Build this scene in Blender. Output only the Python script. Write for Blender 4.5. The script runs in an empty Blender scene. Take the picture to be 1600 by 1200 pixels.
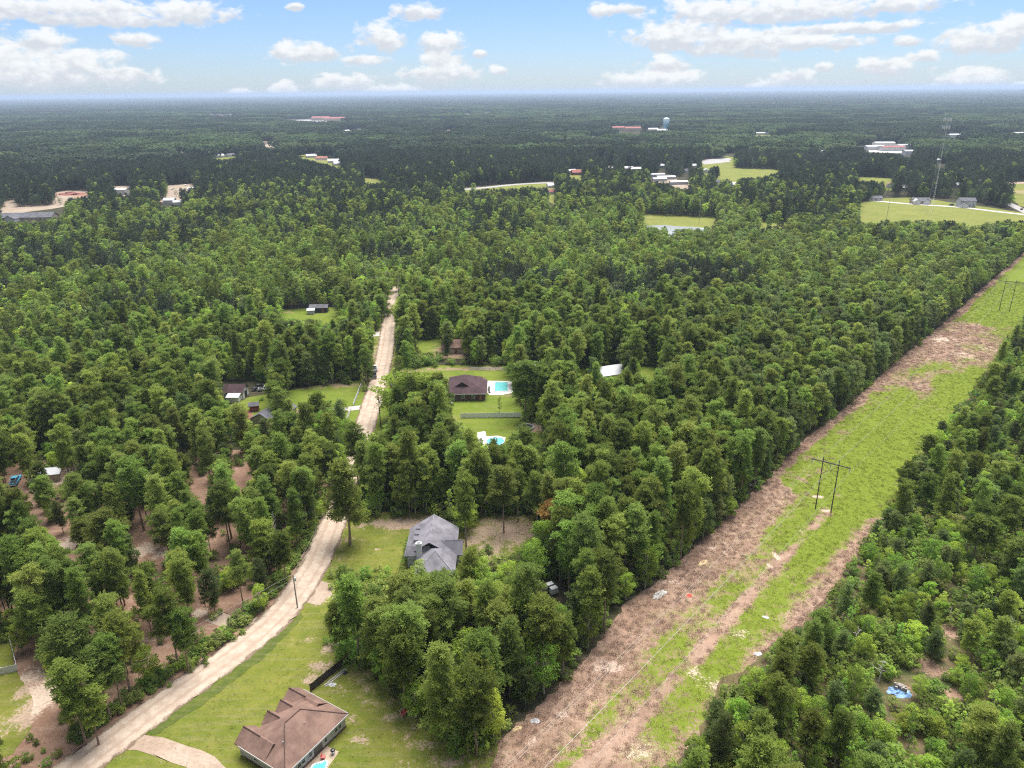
import bpy, bmesh, math, random
import numpy as np
from mathutils import Vector, Matrix
from mathutils.geometry import delaunay_2d_cdt

R = math.radians
random.seed(7)
rng = np.random.default_rng(11)
scene = bpy.context.scene
COL = scene.collection

# ------------------------------------------------------------------ camera
F = 1160.0                      # focal length in pixels of a 1600 px wide frame
PITCH = math.atan(457 / F)
ROLL = R(-0.61)
CAM_H = 100.0
cp, sp = math.cos(PITCH), math.sin(PITCH)
cr, sr = math.cos(ROLL), math.sin(ROLL)

cam_d = bpy.data.cameras.new('camera')
cam = bpy.data.objects.new('camera', cam_d)
COL.objects.link(cam)
cam.location = (0, 0, CAM_H)
cam.rotation_euler = (Matrix.Rotation(math.pi / 2 - PITCH, 3, 'X') @ Matrix.Rotation(ROLL, 3, 'Z')).to_euler()
cam_d.sensor_width = 36
cam_d.lens = 36 * F / 1600
cam_d.clip_start = 1
cam_d.clip_end = 200000
scene.camera = cam

# ------------------------------------------------------------------ light
SUN_EL, SUN_AZ = R(70), R(24)          # beyond the scene, a little to the right
sun_d = bpy.data.lights.new('sun', 'SUN')
sun_d.energy = 2.75
sun_d.angle = R(44)
sun_d.color = (1.0, 0.96, 0.9)
sun = bpy.data.objects.new('sun', sun_d)
COL.objects.link(sun)
sdir = Vector((math.cos(SUN_EL) * math.sin(SUN_AZ), math.cos(SUN_EL) * math.cos(SUN_AZ), math.sin(SUN_EL)))
sun.rotation_euler = sdir.to_track_quat('Z', 'Y').to_euler()
sun.location = (0, 0, 300)

scene.view_settings.view_transform = 'Standard'
scene.view_settings.look = 'None'
scene.view_settings.exposure = 1.6
scene.view_settings.gamma = 1
scene.render.engine = 'CYCLES'
cy = scene.cycles
cy.max_bounces = 8
cy.diffuse_bounces = 5
cy.glossy_bounces = 2
cy.transmission_bounces = 5
cy.transparent_max_bounces = 4
cy.volume_bounces = 1
cy.use_denoising = False
cy.filter_width = 1.15
cy.use_adaptive_sampling = True
cy.adaptive_threshold = 0.02


def ray(px, py):
    u = (px - 800) / F
    v = (600 - py) / F
    x = u * cr - v * sr
    y = u * sr + v * cr
    return x, cp + y * sp, -sp + y * cp


def G(px, py, z=0.0):
    """Point of the place at height z that the photograph shows at this pixel."""
    d = ray(px, py)
    t = (z - CAM_H) / d[2]
    return Vector((d[0] * t, d[1] * t, z))


def P(x, y, z):
    """Pixel of a world point (works on arrays)."""
    dz = z - CAM_H
    f = np.maximum(y * cp - dz * sp, 1e-3)
    yy = (y * sp + dz * cp) / f
    xx = x / f
    return 800 + F * (xx * cr + yy * sr), 600 - F * (-xx * sr + yy * cr)


def zat(b, py):
    """Height above base b at which the vertical through b reaches image row py."""
    lo, hi = 0.0, 99.0
    for _ in range(40):
        m = (lo + hi) / 2
        if P(b.x, b.y, m)[1] > py:
            lo = m
        else:
            hi = m
    return lo


# ------------------------------------------------------------------ node helpers
def N(nt, typ, **kw):
    n = nt.nodes.new(typ)
    for k, v in kw.items():
        if k.startswith('i_'):
            n.inputs[k[2:].replace('_', ' ')].default_value = v
        else:
            setattr(n, k, v)
    return n


def L(nt, a, b):
    nt.links.new(a, b)


def math_n(nt, op, a, b=None, c=None, clamp=False):
    n = nt.nodes.new('ShaderNodeMath')
    n.operation = op
    n.use_clamp = clamp
    for i, q in enumerate((a, b, c)):
        if q is None:
            continue
        if hasattr(q, 'is_linked') or hasattr(q, 'links'):
            nt.links.new(q, n.inputs[i])
        else:
            n.inputs[i].default_value = q
    return n.outputs[0]


def mixc(nt, fac, a, b):
    n = nt.nodes.new('ShaderNodeMix')
    n.data_type = 'RGBA'
    for s, q in ((0, fac), (6, a), (7, b)):
        if hasattr(q, 'links'):
            nt.links.new(q, n.inputs[s])
        elif s == 0:
            n.inputs[s].default_value = q
        else:
            n.inputs[s].default_value = (*q, 1)
    return n.outputs[2]


def smooth(nt, x, lo, hi, a=0.0, b=1.0):
    n = nt.nodes.new('ShaderNodeMapRange')
    n.interpolation_type = 'SMOOTHSTEP'
    nt.links.new(x, n.inputs[0])
    n.inputs[1].default_value = lo
    n.inputs[2].default_value = hi
    n.inputs[3].default_value = a
    n.inputs[4].default_value = b
    return n.outputs[0]


# ------------------------------------------------------------------ sky
world = bpy.data.worlds.new('World')
scene.world = world
world.use_nodes = True
wt = world.node_tree
wt.nodes.clear()
sky = N(wt, 'ShaderNodeTexSky', sky_type='NISHITA', sun_disc=False)
sky.sun_elevation = SUN_EL
sky.sun_rotation = SUN_AZ
sky.altitude = 100
sky.air_density = 1.0
sky.dust_density = 0.25
sky.ozone_density = 2.0
tc = N(wt, 'ShaderNodeTexCoord')
sep = N(wt, 'ShaderNodeSeparateXYZ')
L(wt, tc.outputs['Generated'], sep.inputs[0])
az = math_n(wt, 'ARCTAN2', sep.outputs[0], sep.outputs[1])
el = math_n(wt, 'ARCSINE', sep.outputs[2])
com = N(wt, 'ShaderNodeCombineXYZ')
L(wt, az, com.inputs[0])
L(wt, el, com.inputs[1])
ae = com.outputs[0]

# (pixel x, pixel y, half width, half height): the cumulus seen above the horizon
CLOUDS = [(140, 14, 160, 17), (285, 20, 88, 18), (20, 10, 150, 16),
          (62, 66, 62, 22), (120, 96, 95, 22), (60, 118, 130, 24), (190, 118, 68, 17), (215, 62, 40, 12), (20, 92, 70, 20),
          (480, 82, 62, 18), (570, 94, 42, 9), (598, 58, 36, 26), (655, 18, 42, 12), (460, 11, 16, 6),
          (690, 68, 40, 22), (692, 94, 42, 14), (690, 114, 74, 16), (778, 110, 16, 9), (750, 84, 12, 6),
          (540, 128, 58, 14), (610, 142, 52, 12), (448, 140, 30, 15), (375, 147, 24, 9),
          (935, 16, 22, 12), (975, 14, 36, 8),
          (1120, 20, 110, 26), (1250, 16, 170, 22), (1400, 8, 100, 12), (1060, 56, 90, 24), (1160, 66, 130, 24), (1270, 66, 100, 12),
          (1045, 100, 40, 14), (1020, 124, 84, 18), (1195, 134, 34, 12), (1240, 120, 38, 14), (1288, 105, 16, 9),
          (1385, 104, 68, 16), (1440, 88, 30, 11), (1420, 64, 26, 9), (1530, 62, 76, 26), (1580, 45, 50, 26),
          (1520, 124, 66, 19), (1592, 134, 20, 8), (150, 30, 200, 12), (880, 146, 24, 5), (1320, 44, 150, 10)]
s0 = s1 = dens = None
for (px, py, hw, hh) in CLOUDS:
    d = Vector(ray(px, py)).normalized()
    a0, e0 = math.atan2(d.x, d.y), math.asin(d.z)
    v = N(wt, 'ShaderNodeVectorMath', operation='SUBTRACT')
    L(wt, ae, v.inputs[0])
    v.inputs[1].default_value = (a0, e0, 0)
    v2 = N(wt, 'ShaderNodeVectorMath', operation='MULTIPLY')
    L(wt, v.outputs[0], v2.inputs[0])
    k = math.cos(math.atan((px - 800) / F)) ** 1.0
    v2.inputs[1].default_value = (F / (hw * k * k), F / (hh * k), 0)
    ln = N(wt, 'ShaderNodeVectorMath', operation='LENGTH')
    L(wt, v2.outputs[0], ln.inputs[0])
    val = math_n(wt, 'SUBTRACT', 1.0, ln.outputs['Value'])
    sy = N(wt, 'ShaderNodeSeparateXYZ')
    L(wt, v2.outputs[0], sy.inputs[0])
    cv = math_n(wt, 'MAXIMUM', val, 0.0)
    hv = math_n(wt, 'MULTIPLY', cv, sy.outputs[1])
    if dens is None:
        dens, s0, s1 = val, cv, hv
    else:
        dens = math_n(wt, 'MAXIMUM', dens, val)
        s0 = math_n(wt, 'ADD', s0, cv)
        s1 = math_n(wt, 'ADD', s1, hv)
# noise breaks the outlines into billows
sc = N(wt, 'ShaderNodeVectorMath', operation='MULTIPLY')
L(wt, ae, sc.inputs[0])
sc.inputs[1].default_value = (1.0, 1.7, 1.0)
nz = N(wt, 'ShaderNodeTexNoise')
L(wt, sc.outputs[0], nz.inputs['Vector'])
nz.inputs['Scale'].default_value = 46
nz.inputs['Detail'].default_value = 7
nz.inputs['Roughness'].default_value = 0.56
nz.inputs['Distortion'].default_value = 0.3
nzo = math_n(wt, 'SUBTRACT', nz.outputs[0], 0.5)
d1 = math_n(wt, 'MULTIPLY_ADD', nzo, 2.1, dens)
m1 = smooth(wt, d1, -0.05, 0.50)
# unseen rest of the sky: fuller, brighter broken cumulus, raised to add soft fill
plane = N(wt, 'ShaderNodeVectorMath', operation='DIVIDE')
zz = math_n(wt, 'ADD', math_n(wt, 'MAXIMUM', sep.outputs[2], 0.0), 0.12)
cz = N(wt, 'ShaderNodeCombineXYZ')
for i in range(3):
    L(wt, zz, cz.inputs[i])
L(wt, tc.outputs['Generated'], plane.inputs[0])
L(wt, cz.outputs[0], plane.inputs[1])
nz2 = N(wt, 'ShaderNodeTexNoise')
L(wt, plane.outputs[0], nz2.inputs['Vector'])
nz2.inputs['Scale'].default_value = 1.3
nz2.inputs['Detail'].default_value = 4
nz2.inputs['Roughness'].default_value = 0.55
m2 = smooth(wt, nz2.outputs[0], 0.36, 0.54)
out1 = smooth(wt, math_n(wt, 'ABSOLUTE', az), 0.68, 0.85)
out2 = smooth(wt, el, 0.115, 0.2)
m2 = math_n(wt, 'MULTIPLY', m2, math_n(wt, 'MAXIMUM', out1, out2))
m2 = math_n(wt, 'MULTIPLY', m2, smooth(wt, el, 0.0, 0.03))
mask = math_n(wt, 'MAXIMUM', m1, m2)
mask = math_n(wt, 'MULTIPLY', mask, 0.93)
# bases a little greyer than the tops
hrel = math_n(wt, 'DIVIDE', s1, math_n(wt, 'ADD', s0, 0.05))
nz3 = N(wt, 'ShaderNodeTexNoise')
L(wt, sc.outputs[0], nz3.inputs['Vector'])
nz3.inputs['Scale'].default_value = 62
nz3.inputs['Detail'].default_value = 5
shade = math_n(wt, 'MULTIPLY_ADD', math_n(wt, 'SUBTRACT', nz3.outputs[0], 0.5), 2.6, math_n(wt, 'MULTIPLY', hrel, 1.3))
shade = smooth(wt, shade, -0.65, 0.55)
ccol = mixc(wt, shade, (1.56, 1.63, 1.74), (2.2, 2.22, 2.2))
# bluer, evenly bright clear sky between the clouds
tint = N(wt, 'ShaderNodeMix', data_type='RGBA', blend_type='MULTIPLY')
tint.inputs[0].default_value = 1.0
L(wt, sky.outputs[0], tint.inputs[6])
tint.inputs[7].default_value = (0.192, 0.232, 0.325, 1)
skyc = mixc(wt, mask, tint.outputs[2], ccol)
bg = N(wt, 'ShaderNodeBackground')
L(wt, skyc, bg.inputs[0])
bg.inputs[1].default_value = 0.15
# the listed cumulus only matter in a low band of the sky: elsewhere the plain broken cloud is enough (saves time)
bg2 = N(wt, 'ShaderNodeBackground')
L(wt, mixc(wt, math_n(wt, 'MULTIPLY', m2, 0.93), tint.outputs[2], (2.45, 2.5, 2.55)), bg2.inputs[0])  # cloud out of view set brighter than the cumulus in view, for fill
bg2.inputs[1].default_value = 0.15
band = math_n(wt, 'MULTIPLY', math_n(wt, 'LESS_THAN', math_n(wt, 'ABSOLUTE', az), 1.0), math_n(wt, 'LESS_THAN', math_n(wt, 'ABSOLUTE', math_n(wt, 'SUBTRACT', el, 0.07)), 0.12))
mxs = N(wt, 'ShaderNodeMixShader')
L(wt, band, mxs.inputs[0])
L(wt, bg2.outputs[0], mxs.inputs[1])
L(wt, bg.outputs[0], mxs.inputs[2])
wo = N(wt, 'ShaderNodeOutputWorld')
L(wt, mxs.outputs[0], wo.inputs[0])
world.cycles.sampling_method = 'NONE'


# ------------------------------------------------------------------ materials
def new_mat(name):
    m = bpy.data.materials.new(name)
    m.use_nodes = True
    nt = m.node_tree
    nt.nodes.clear()
    out = nt.nodes.new('ShaderNodeOutputMaterial')
    return m, nt, out


def noise(nt, scale, detail=4, rough=0.55, vec=None, dist=0.0):
    n = nt.nodes.new('ShaderNodeTexNoise')
    n.inputs['Scale'].default_value = scale
    n.inputs['Detail'].default_value = detail
    n.inputs['Roughness'].default_value = rough
    n.inputs['Distortion'].default_value = dist
    if vec is None:
        vec = nt.nodes.new('ShaderNodeNewGeometry').outputs['Position']
    nt.links.new(vec, n.inputs['Vector'])
    return n.outputs[0]


def bsdf(nt, out, col, rough=0.85, spec=0.25, metal=0.0, bump=None, bump_d=0.05):
    b = nt.nodes.new('ShaderNodeBsdfPrincipled')
    if hasattr(col, 'links'):
        nt.links.new(col, b.inputs['Base Color'])
    else:
        b.inputs['Base Color'].default_value = (*col, 1)
    b.inputs['Roughness'].default_value = rough
    b.inputs['Specular IOR Level'].default_value = spec
    b.inputs['Metallic'].default_value = metal
    if bump is not None:
        bm_ = nt.nodes.new('ShaderNodeBump')
        bm_.inputs['Strength'].default_value = 0.7
        bm_.inputs['Distance'].default_value = bump_d
        nt.links.new(bump, bm_.inputs['Height'])
        nt.links.new(bm_.outputs[0], b.inputs['Normal'])
    nt.links.new(b.outputs[0], out.inputs[0])
    return b


def plain(name, col, var=0.18, scale=1.5, rough=0.8, spec=0.25, metal=0.0):
    """Painted or natural surface with uneven tone and some wear."""
    m, nt, out = new_mat(name)
    n = noise(nt, scale, 6, 0.65)
    c = mixc(nt, smooth(nt, n, 0.3, 0.7), tuple(q * (1 - var) for q in col), tuple(min(1, q * (1 + var)) for q in col))
    bsdf(nt, out, c, rough, spec, metal)
    return m


def foliage(name, dark, light, alt, transl=0.6):
    """Leaf material: each leaf and each tree has its own tone."""
    m, nt, out = new_mat(name)
    a = N(nt, 'ShaderNodeAttribute', attribute_name='tint')
    oi = nt.nodes.new('ShaderNodeObjectInfo')
    c = mixc(nt, a.outputs['Fac'], dark, light)
    c = mixc(nt, smooth(nt, oi.outputs['Random'], 0.35, 1.0, 0.0, 0.75), c, alt)
    r2 = math_n(nt, 'FRACT', math_n(nt, 'MULTIPLY', oi.outputs['Random'], 17.31))
    hsv = nt.nodes.new('ShaderNodeHueSaturation')
    nt.links.new(c, hsv.inputs['Color'])
    nt.links.new(math_n(nt, 'MULTIPLY_ADD', r2, 0.86, 0.56), hsv.inputs['Value'])
    r3 = math_n(nt, 'FRACT', math_n(nt, 'MULTIPLY', oi.outputs['Random'], 53.7))
    nt.links.new(math_n(nt, 'MULTIPLY_ADD', r3, 0.040, 0.472), hsv.inputs['Hue'])
    d = nt.nodes.new('ShaderNodeBsdfDiffuse')
    t = nt.nodes.new('ShaderNodeBsdfTranslucent')
    nt.links.new(hsv.outputs[0], d.inputs[0])
    nt.links.new(hsv.outputs[0], t.inputs[0])
    mx = nt.nodes.new('ShaderNodeMixShader')
    mx.inputs[0].default_value = transl
    nt.links.new(d.outputs[0], mx.inputs[1])
    nt.links.new(t.outputs[0], mx.inputs[2])
    nt.links.new(mx.outputs[0], out.inputs[0])
    return m


M = {}
M['pine'] = foliage('pine_needles', (0.143, 0.214, 0.050), (0.302, 0.401, 0.084), (0.259, 0.334, 0.088))
M['young'] = foliage('young_pine_needles', (0.135, 0.197, 0.071), (0.238, 0.321, 0.102), (0.210, 0.258, 0.100))
M['leaf'] = foliage('broad_leaves', (0.150, 0.249, 0.045), (0.316, 0.478, 0.076), (0.398, 0.527, 0.086))
M['sap'] = foliage('sapling_leaves', (0.191, 0.314, 0.064), (0.365, 0.560, 0.104), (0.441, 0.585, 0.118))
M['far'] = foliage('far_shaded_leaves', (0.035, 0.053, 0.034), (0.070, 0.095, 0.052), (0.058, 0.081, 0.045), 0.4)  # darker species, with cloud shade on the far woods put into the colour
M['far2'] = foliage('far_broad_leaves', (0.054, 0.086, 0.040), (0.102, 0.149, 0.061), (0.086, 0.125, 0.053), 0.4)  # lighter of the two far tones, cloud shade still in the colour
M['shrub'] = foliage('shrub_leaves', (0.142, 0.236, 0.053), (0.305, 0.455, 0.090), (0.289, 0.333, 0.107))
M['rusty'] = foliage('browning_needles', (0.335, 0.229, 0.071), (0.605, 0.391, 0.120), (0.515, 0.323, 0.107))
M['grass_blade'] = foliage('grass_blades', (0.085, 0.115, 0.016), (0.150, 0.180, 0.026), (0.170, 0.175, 0.036), 0.35)
M['dead_blade'] = foliage('dead_stems', (0.21, 0.145, 0.10), (0.50, 0.375, 0.285), (0.38, 0.27, 0.195), 0.3)
M['bark'] = plain('pine_bark', (0.20, 0.145, 0.115), 0.4, 3)
M['grey_bark'] = plain('grey_bark', (0.30, 0.27, 0.24), 0.35, 3)
M['dead_wood'] = plain('bleached_wood', (0.42, 0.40, 0.37), 0.25, 3)
M['white'] = plain('white_paint', (0.52, 0.52, 0.53), 0.06, 0.8, 0.6)
M['vinyl'] = plain('white_vinyl', (0.70, 0.70, 0.76), 0.06, 0.8, 0.5)
M['trim'] = plain('grey_trim', (0.45, 0.45, 0.46), 0.1, 1, 0.6)
M['dark'] = plain('dark_metal', (0.03, 0.03, 0.032), 0.3, 2, 0.5)
M['black'] = plain('black_paint', (0.018, 0.018, 0.02), 0.2, 2, 0.35, 0.5)
M['rubber'] = plain('rubber', (0.02, 0.02, 0.02), 0.2, 2, 0.9)
M['pole_wood'] = plain('creosoted_pole', (0.085, 0.072, 0.065), 0.35, 2)
M['grey_wood'] = plain('weathered_pole', (0.30, 0.27, 0.25), 0.25, 2)
M['fence_wood'] = plain('dark_fence_boards', (0.055, 0.045, 0.04), 0.5, 1.2)
M['brown_wood'] = plain('brown_fence_boards', (0.20, 0.09, 0.05), 0.35, 1.2)
M['wire'] = plain('aluminium_wire', (0.24, 0.24, 0.22), 0.1, 2, 0.5, 0.5, 0.3)
M['steel'] = plain('galvanised_steel', (0.52, 0.54, 0.56), 0.12, 1, 0.45, 0.5, 0.4)
M['metal_roof'] = plain('white_metal_roof', (0.42, 0.43, 0.45), 0.05, 0.5, 0.45, 0.4)
M['concrete'] = plain('concrete', (0.40, 0.37, 0.34), 0.12, 0.6)
M['pool_deck'] = plain('white_concrete', (0.50, 0.485, 0.46), 0.07, 0.5)
M['patio'] = plain('tan_patio', (0.36, 0.28, 0.21), 0.15, 1)
M['brick'] = plain('dark_brick', (0.10, 0.060, 0.052), 0.3, 3)
M['red_brick'] = plain('red_brick', (0.22, 0.085, 0.07), 0.25, 2)
M['red_roof'] = plain('red_roof', (0.27, 0.10, 0.085), 0.2, 0.3)
M['blue'] = plain('blue_paint', (0.10, 0.40, 0.62), 0.1, 0.5, 0.5)
M['tank_white'] = plain('pale_blue_paint', (0.60, 0.74, 0.82), 0.06, 0.5, 0.5)
M['tarp'] = plain('blue_tarp', (0.20, 0.33, 0.55), 0.45, 1.6, 0.6)
M['orange'] = plain('orange_fabric', (0.72, 0.10, 0.07), 0.2, 2)
M['red_plastic'] = plain('red_plastic', (0.45, 0.10, 0.09), 0.2, 2, 0.5)
M['yellow_rock'] = plain('tan_log', (0.55, 0.42, 0.24), 0.2, 2)
M['tan_wall'] = plain('tan_siding', (0.36, 0.30, 0.235), 0.1, 1)
M['grey_wall'] = plain('grey_siding', (0.36, 0.37, 0.40), 0.08, 1)
M['net'] = plain('trampoline_mat', (0.025, 0.025, 0.03), 0.2, 2)


def glass_mat():
    m, nt, out = new_mat('window_glass')
    b = bsdf(nt, out, (0.03, 0.04, 0.045), 0.08, 0.6)
    return m


M['glass'] = glass_mat()


def water_mat(name, col, rough=0.08):
    m, nt, out = new_mat(name)
    n = noise(nt, 2.2, 3)
    c = mixc(nt, n, tuple(q * 0.85 for q in col), tuple(min(1, q * 1.15) for q in col))
    bsdf(nt, out, c, rough, 0.5, 0, noise(nt, 4, 2), 0.03)
    return m


M['pool'] = water_mat('pool_water', (0.12, 0.43, 0.43))
M['pool_blue'] = water_mat('splash_pool_water', (0.10, 0.42, 0.56))
M['liner_blue'] = water_mat('deep_blue_water', (0.035, 0.13, 0.30))
M['pond'] = water_mat('pond_water', (0.34, 0.37, 0.38), 0.05)


def shingle_mat(name, col):
    m, nt, out = new_mat(name)
    t = nt.nodes.new('ShaderNodeTexCoord').outputs['Object']
    s = N(nt, 'ShaderNodeSeparateXYZ')
    nt.links.new(t, s.inputs[0])
    rows = math_n(nt, 'FRACT', math_n(nt, 'MULTIPLY', s.outputs[2], 7.0))
    n1 = noise(nt, 0.45, 5, 0.6, t)
    n2 = noise(nt, 9, 2, 0.6, t)
    c = mixc(nt, smooth(nt, n1, 0.32, 0.68), tuple(q * 0.72 for q in col), tuple(q * 1.2 for q in col))
    c = mixc(nt, math_n(nt, 'MULTIPLY', smooth(nt, n2, 0.4, 0.7), 0.45), c, tuple(q * 0.6 for q in col))
    bsdf(nt, out, c, 0.9, 0.15, 0, rows, 0.02)
    return m


M['brown_roof'] = shingle_mat('brown_shingles', (0.205, 0.130, 0.104))
M['grey_roof'] = shingle_mat('grey_shingles', (0.205, 0.195, 0.220))
M['plum_roof'] = shingle_mat('plum_brown_shingles', (0.075, 0.047, 0.052))
M['slate_roof'] = shingle_mat('slate_shingles', (0.13, 0.13, 0.145))


def siding_mat():
    m, nt, out = new_mat('white_lap_siding')
    t = nt.nodes.new('ShaderNodeTexCoord').outputs['Object']
    s = N(nt, 'ShaderNodeSeparateXYZ')
    nt.links.new(t, s.inputs[0])
    rows = math_n(nt, 'FRACT', math_n(nt, 'MULTIPLY', s.outputs[2], 6.0))
    c = mixc(nt, smooth(nt, noise(nt, 1.2, 4, 0.6, t), 0.3, 0.7), (0.42, 0.40, 0.42), (0.48, 0.46, 0.47))
    bsdf(nt, out, c, 0.6, 0.3, 0, rows, 0.02)
    return m


M['siding'] = siding_mat()


def ground_mat(name, base_a, base_b, sand=(0.52, 0.40, 0.32), third=None, sand_bias=0.0, nscale=0.35, bumpd=0.08):
    """Two-tone ground cover; the 'sand' attribute opens bare patches with ragged edges, 'third' a third cover."""
    m, nt, out = new_mat(name)
    n1 = noise(nt, nscale, 7, 0.68)
    n2 = noise(nt, 2.3, 5, 0.7)
    n3 = noise(nt, 0.06, 3, 0.5)
    k = math_n(nt, 'ADD', math_n(nt, 'MULTIPLY', n1, 0.6), math_n(nt, 'MULTIPLY', n3, 0.4))
    c = mixc(nt, smooth(nt, k, 0.38, 0.62), base_a, base_b)
    mp = nt.nodes.new('ShaderNodeMapping')
    nt.links.new(nt.nodes.new('ShaderNodeNewGeometry').outputs['Position'], mp.inputs[0])
    mp.inputs['Rotation'].default_value = (0, 0, -0.85)
    mp.inputs['Scale'].default_value = (0.08, 1.1, 1)
    st_n = noise(nt, 1.0, 4, 0.6, mp.outputs[0])
    c = mixc(nt, math_n(nt, 'MULTIPLY', smooth(nt, st_n, 0.46, 0.66), 0.34), c, tuple(0.5 * (q + w) for q, w in zip(base_a, sand)))
    c = mixc(nt, math_n(nt, 'MULTIPLY', smooth(nt, n2, 0.42, 0.75), 0.5), c, tuple(q * 0.55 for q in base_a))
    if third is not None:
        at = N(nt, 'ShaderNodeAttribute', attribute_name='green')
        kk = math_n(nt, 'ADD', at.outputs['Fac'], math_n(nt, 'MULTIPLY', math_n(nt, 'SUBTRACT', math_n(nt, 'ADD', math_n(nt, 'MULTIPLY', n1, 0.5), math_n(nt, 'MULTIPLY', n2, 0.5)), 0.5), 2.6))
        g1 = mixc(nt, smooth(nt, n2, 0.35, 0.65), third, tuple(q * 1.35 for q in third))
        c = mixc(nt, smooth(nt, kk, 0.34, 0.66), c, g1)
    a = N(nt, 'ShaderNodeAttribute', attribute_name='sand')
    ks = math_n(nt, 'ADD', a.outputs['Fac'], math_n(nt, 'MULTIPLY', math_n(nt, 'SUBTRACT', math_n(nt, 'ADD', math_n(nt, 'MULTIPLY', n1, 0.55), math_n(nt, 'MULTIPLY', n2, 0.45)), 0.5), 2.4))
    scol = mixc(nt, smooth(nt, n2, 0.35, 0.65), tuple(q * 0.82 for q in sand), tuple(min(1, q * 1.15) for q in sand))
    c = mixc(nt, smooth(nt, ks, 0.40 - sand_bias, 0.66 - sand_bias), c, scol)
    bsdf(nt, out, c, 0.95, 0.1, 0, n2, bumpd)
    return m


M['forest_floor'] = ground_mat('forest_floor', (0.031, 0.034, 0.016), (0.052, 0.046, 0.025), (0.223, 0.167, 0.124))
M['needle_floor'] = ground_mat('needle_floor', (0.190, 0.112, 0.078), (0.265, 0.168, 0.120), (0.42, 0.33, 0.26))
M['lawn'] = ground_mat('mown_grass', (0.106, 0.132, 0.019), (0.160, 0.165, 0.030), (0.310, 0.229, 0.167))
M['lawn_lush'] = ground_mat('lush_grass', (0.102, 0.149, 0.016), (0.145, 0.180, 0.025), (0.260, 0.180, 0.124))
M['ditch'] = ground_mat('ditch_grass', (0.062, 0.088, 0.017), (0.105, 0.125, 0.024), (0.28, 0.21, 0.155))
M['clearing'] = ground_mat('mulched_brush', (0.230, 0.148, 0.104), (0.360, 0.245, 0.180), (0.45, 0.345, 0.275), third=(0.115, 0.150, 0.018), bumpd=0.2)
M['brush_floor'] = ground_mat('brush_floor', (0.060, 0.075, 0.024), (0.150, 0.105, 0.062), (0.30, 0.19, 0.14))
M['field'] = ground_mat('far_field', (0.136, 0.161, 0.031), (0.192, 0.198, 0.046), (0.260, 0.211, 0.112))
M['yard_dirt'] = ground_mat('bare_yard', (0.26, 0.205, 0.155), (0.34, 0.28, 0.22), (0.30, 0.16, 0.11))


def road_mat():
    m, nt, out = new_mat('packed_sand')
    a = N(nt, 'ShaderNodeAttribute', attribute_name='across')
    n1 = noise(nt, 0.5, 6, 0.62)
    n2 = noise(nt, 3, 4, 0.65)
    c = mixc(nt, smooth(nt, n1, 0.3, 0.7), (0.335, 0.258, 0.198), (0.443, 0.362, 0.292))
    # two darker wheel tracks and a rough edge
    w = math_n(nt, 'ABSOLUTE', math_n(nt, 'SUBTRACT', math_n(nt, 'ABSOLUTE', a.outputs['Fac']), 0.42))
    tr = math_n(nt, 'SUBTRACT', 1.0, smooth(nt, math_n(nt, 'ADD', w, math_n(nt, 'MULTIPLY', math_n(nt, 'SUBTRACT', n1, 0.5), 0.3)), 0.04, 0.2))
    c = mixc(nt, math_n(nt, 'MULTIPLY', tr, 0.65), c, (0.309, 0.228, 0.175))
    c = mixc(nt, math_n(nt, 'MULTIPLY', smooth(nt, n2, 0.5, 0.75), 0.35), c, (0.282, 0.208, 0.161))
    eg = smooth(nt, math_n(nt, 'ADD', math_n(nt, 'ABSOLUTE', a.outputs['Fac']), math_n(nt, 'MULTIPLY', math_n(nt, 'SUBTRACT', n2, 0.5), 0.5)), 0.86, 1.06)
    c = mixc(nt, eg, c, (0.161, 0.117, 0.084))
    bsdf(nt, out, c, 0.95, 0.1, 0, n2, 0.04)
    return m


M['road'] = road_mat()
M['asphalt'] = plain('pale_asphalt', (0.30, 0.285, 0.28), 0.12, 0.3)
M['drive'] = ground_mat('sandy_drive', (0.30, 0.225, 0.17), (0.39, 0.31, 0.245), (0.42, 0.34, 0.28))


# ------------------------------------------------------------------ mesh helpers
def props(o, label=None, cat=None, group=None, kind=None):
    for k, v in (('label', label), ('category', cat), ('group', group), ('kind', kind)):
        if v:
            o[k] = v
    return o


def link(o, parent=None):
    COL.objects.link(o)
    if parent is not None:
        o.parent = parent
    return o


def empty(name, loc, rz=0.0):
    o = bpy.data.objects.new(name, None)
    o.location = loc
    o.rotation_euler = (0, 0, rz)
    o.empty_display_size = 0.5
    return link(o)


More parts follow.
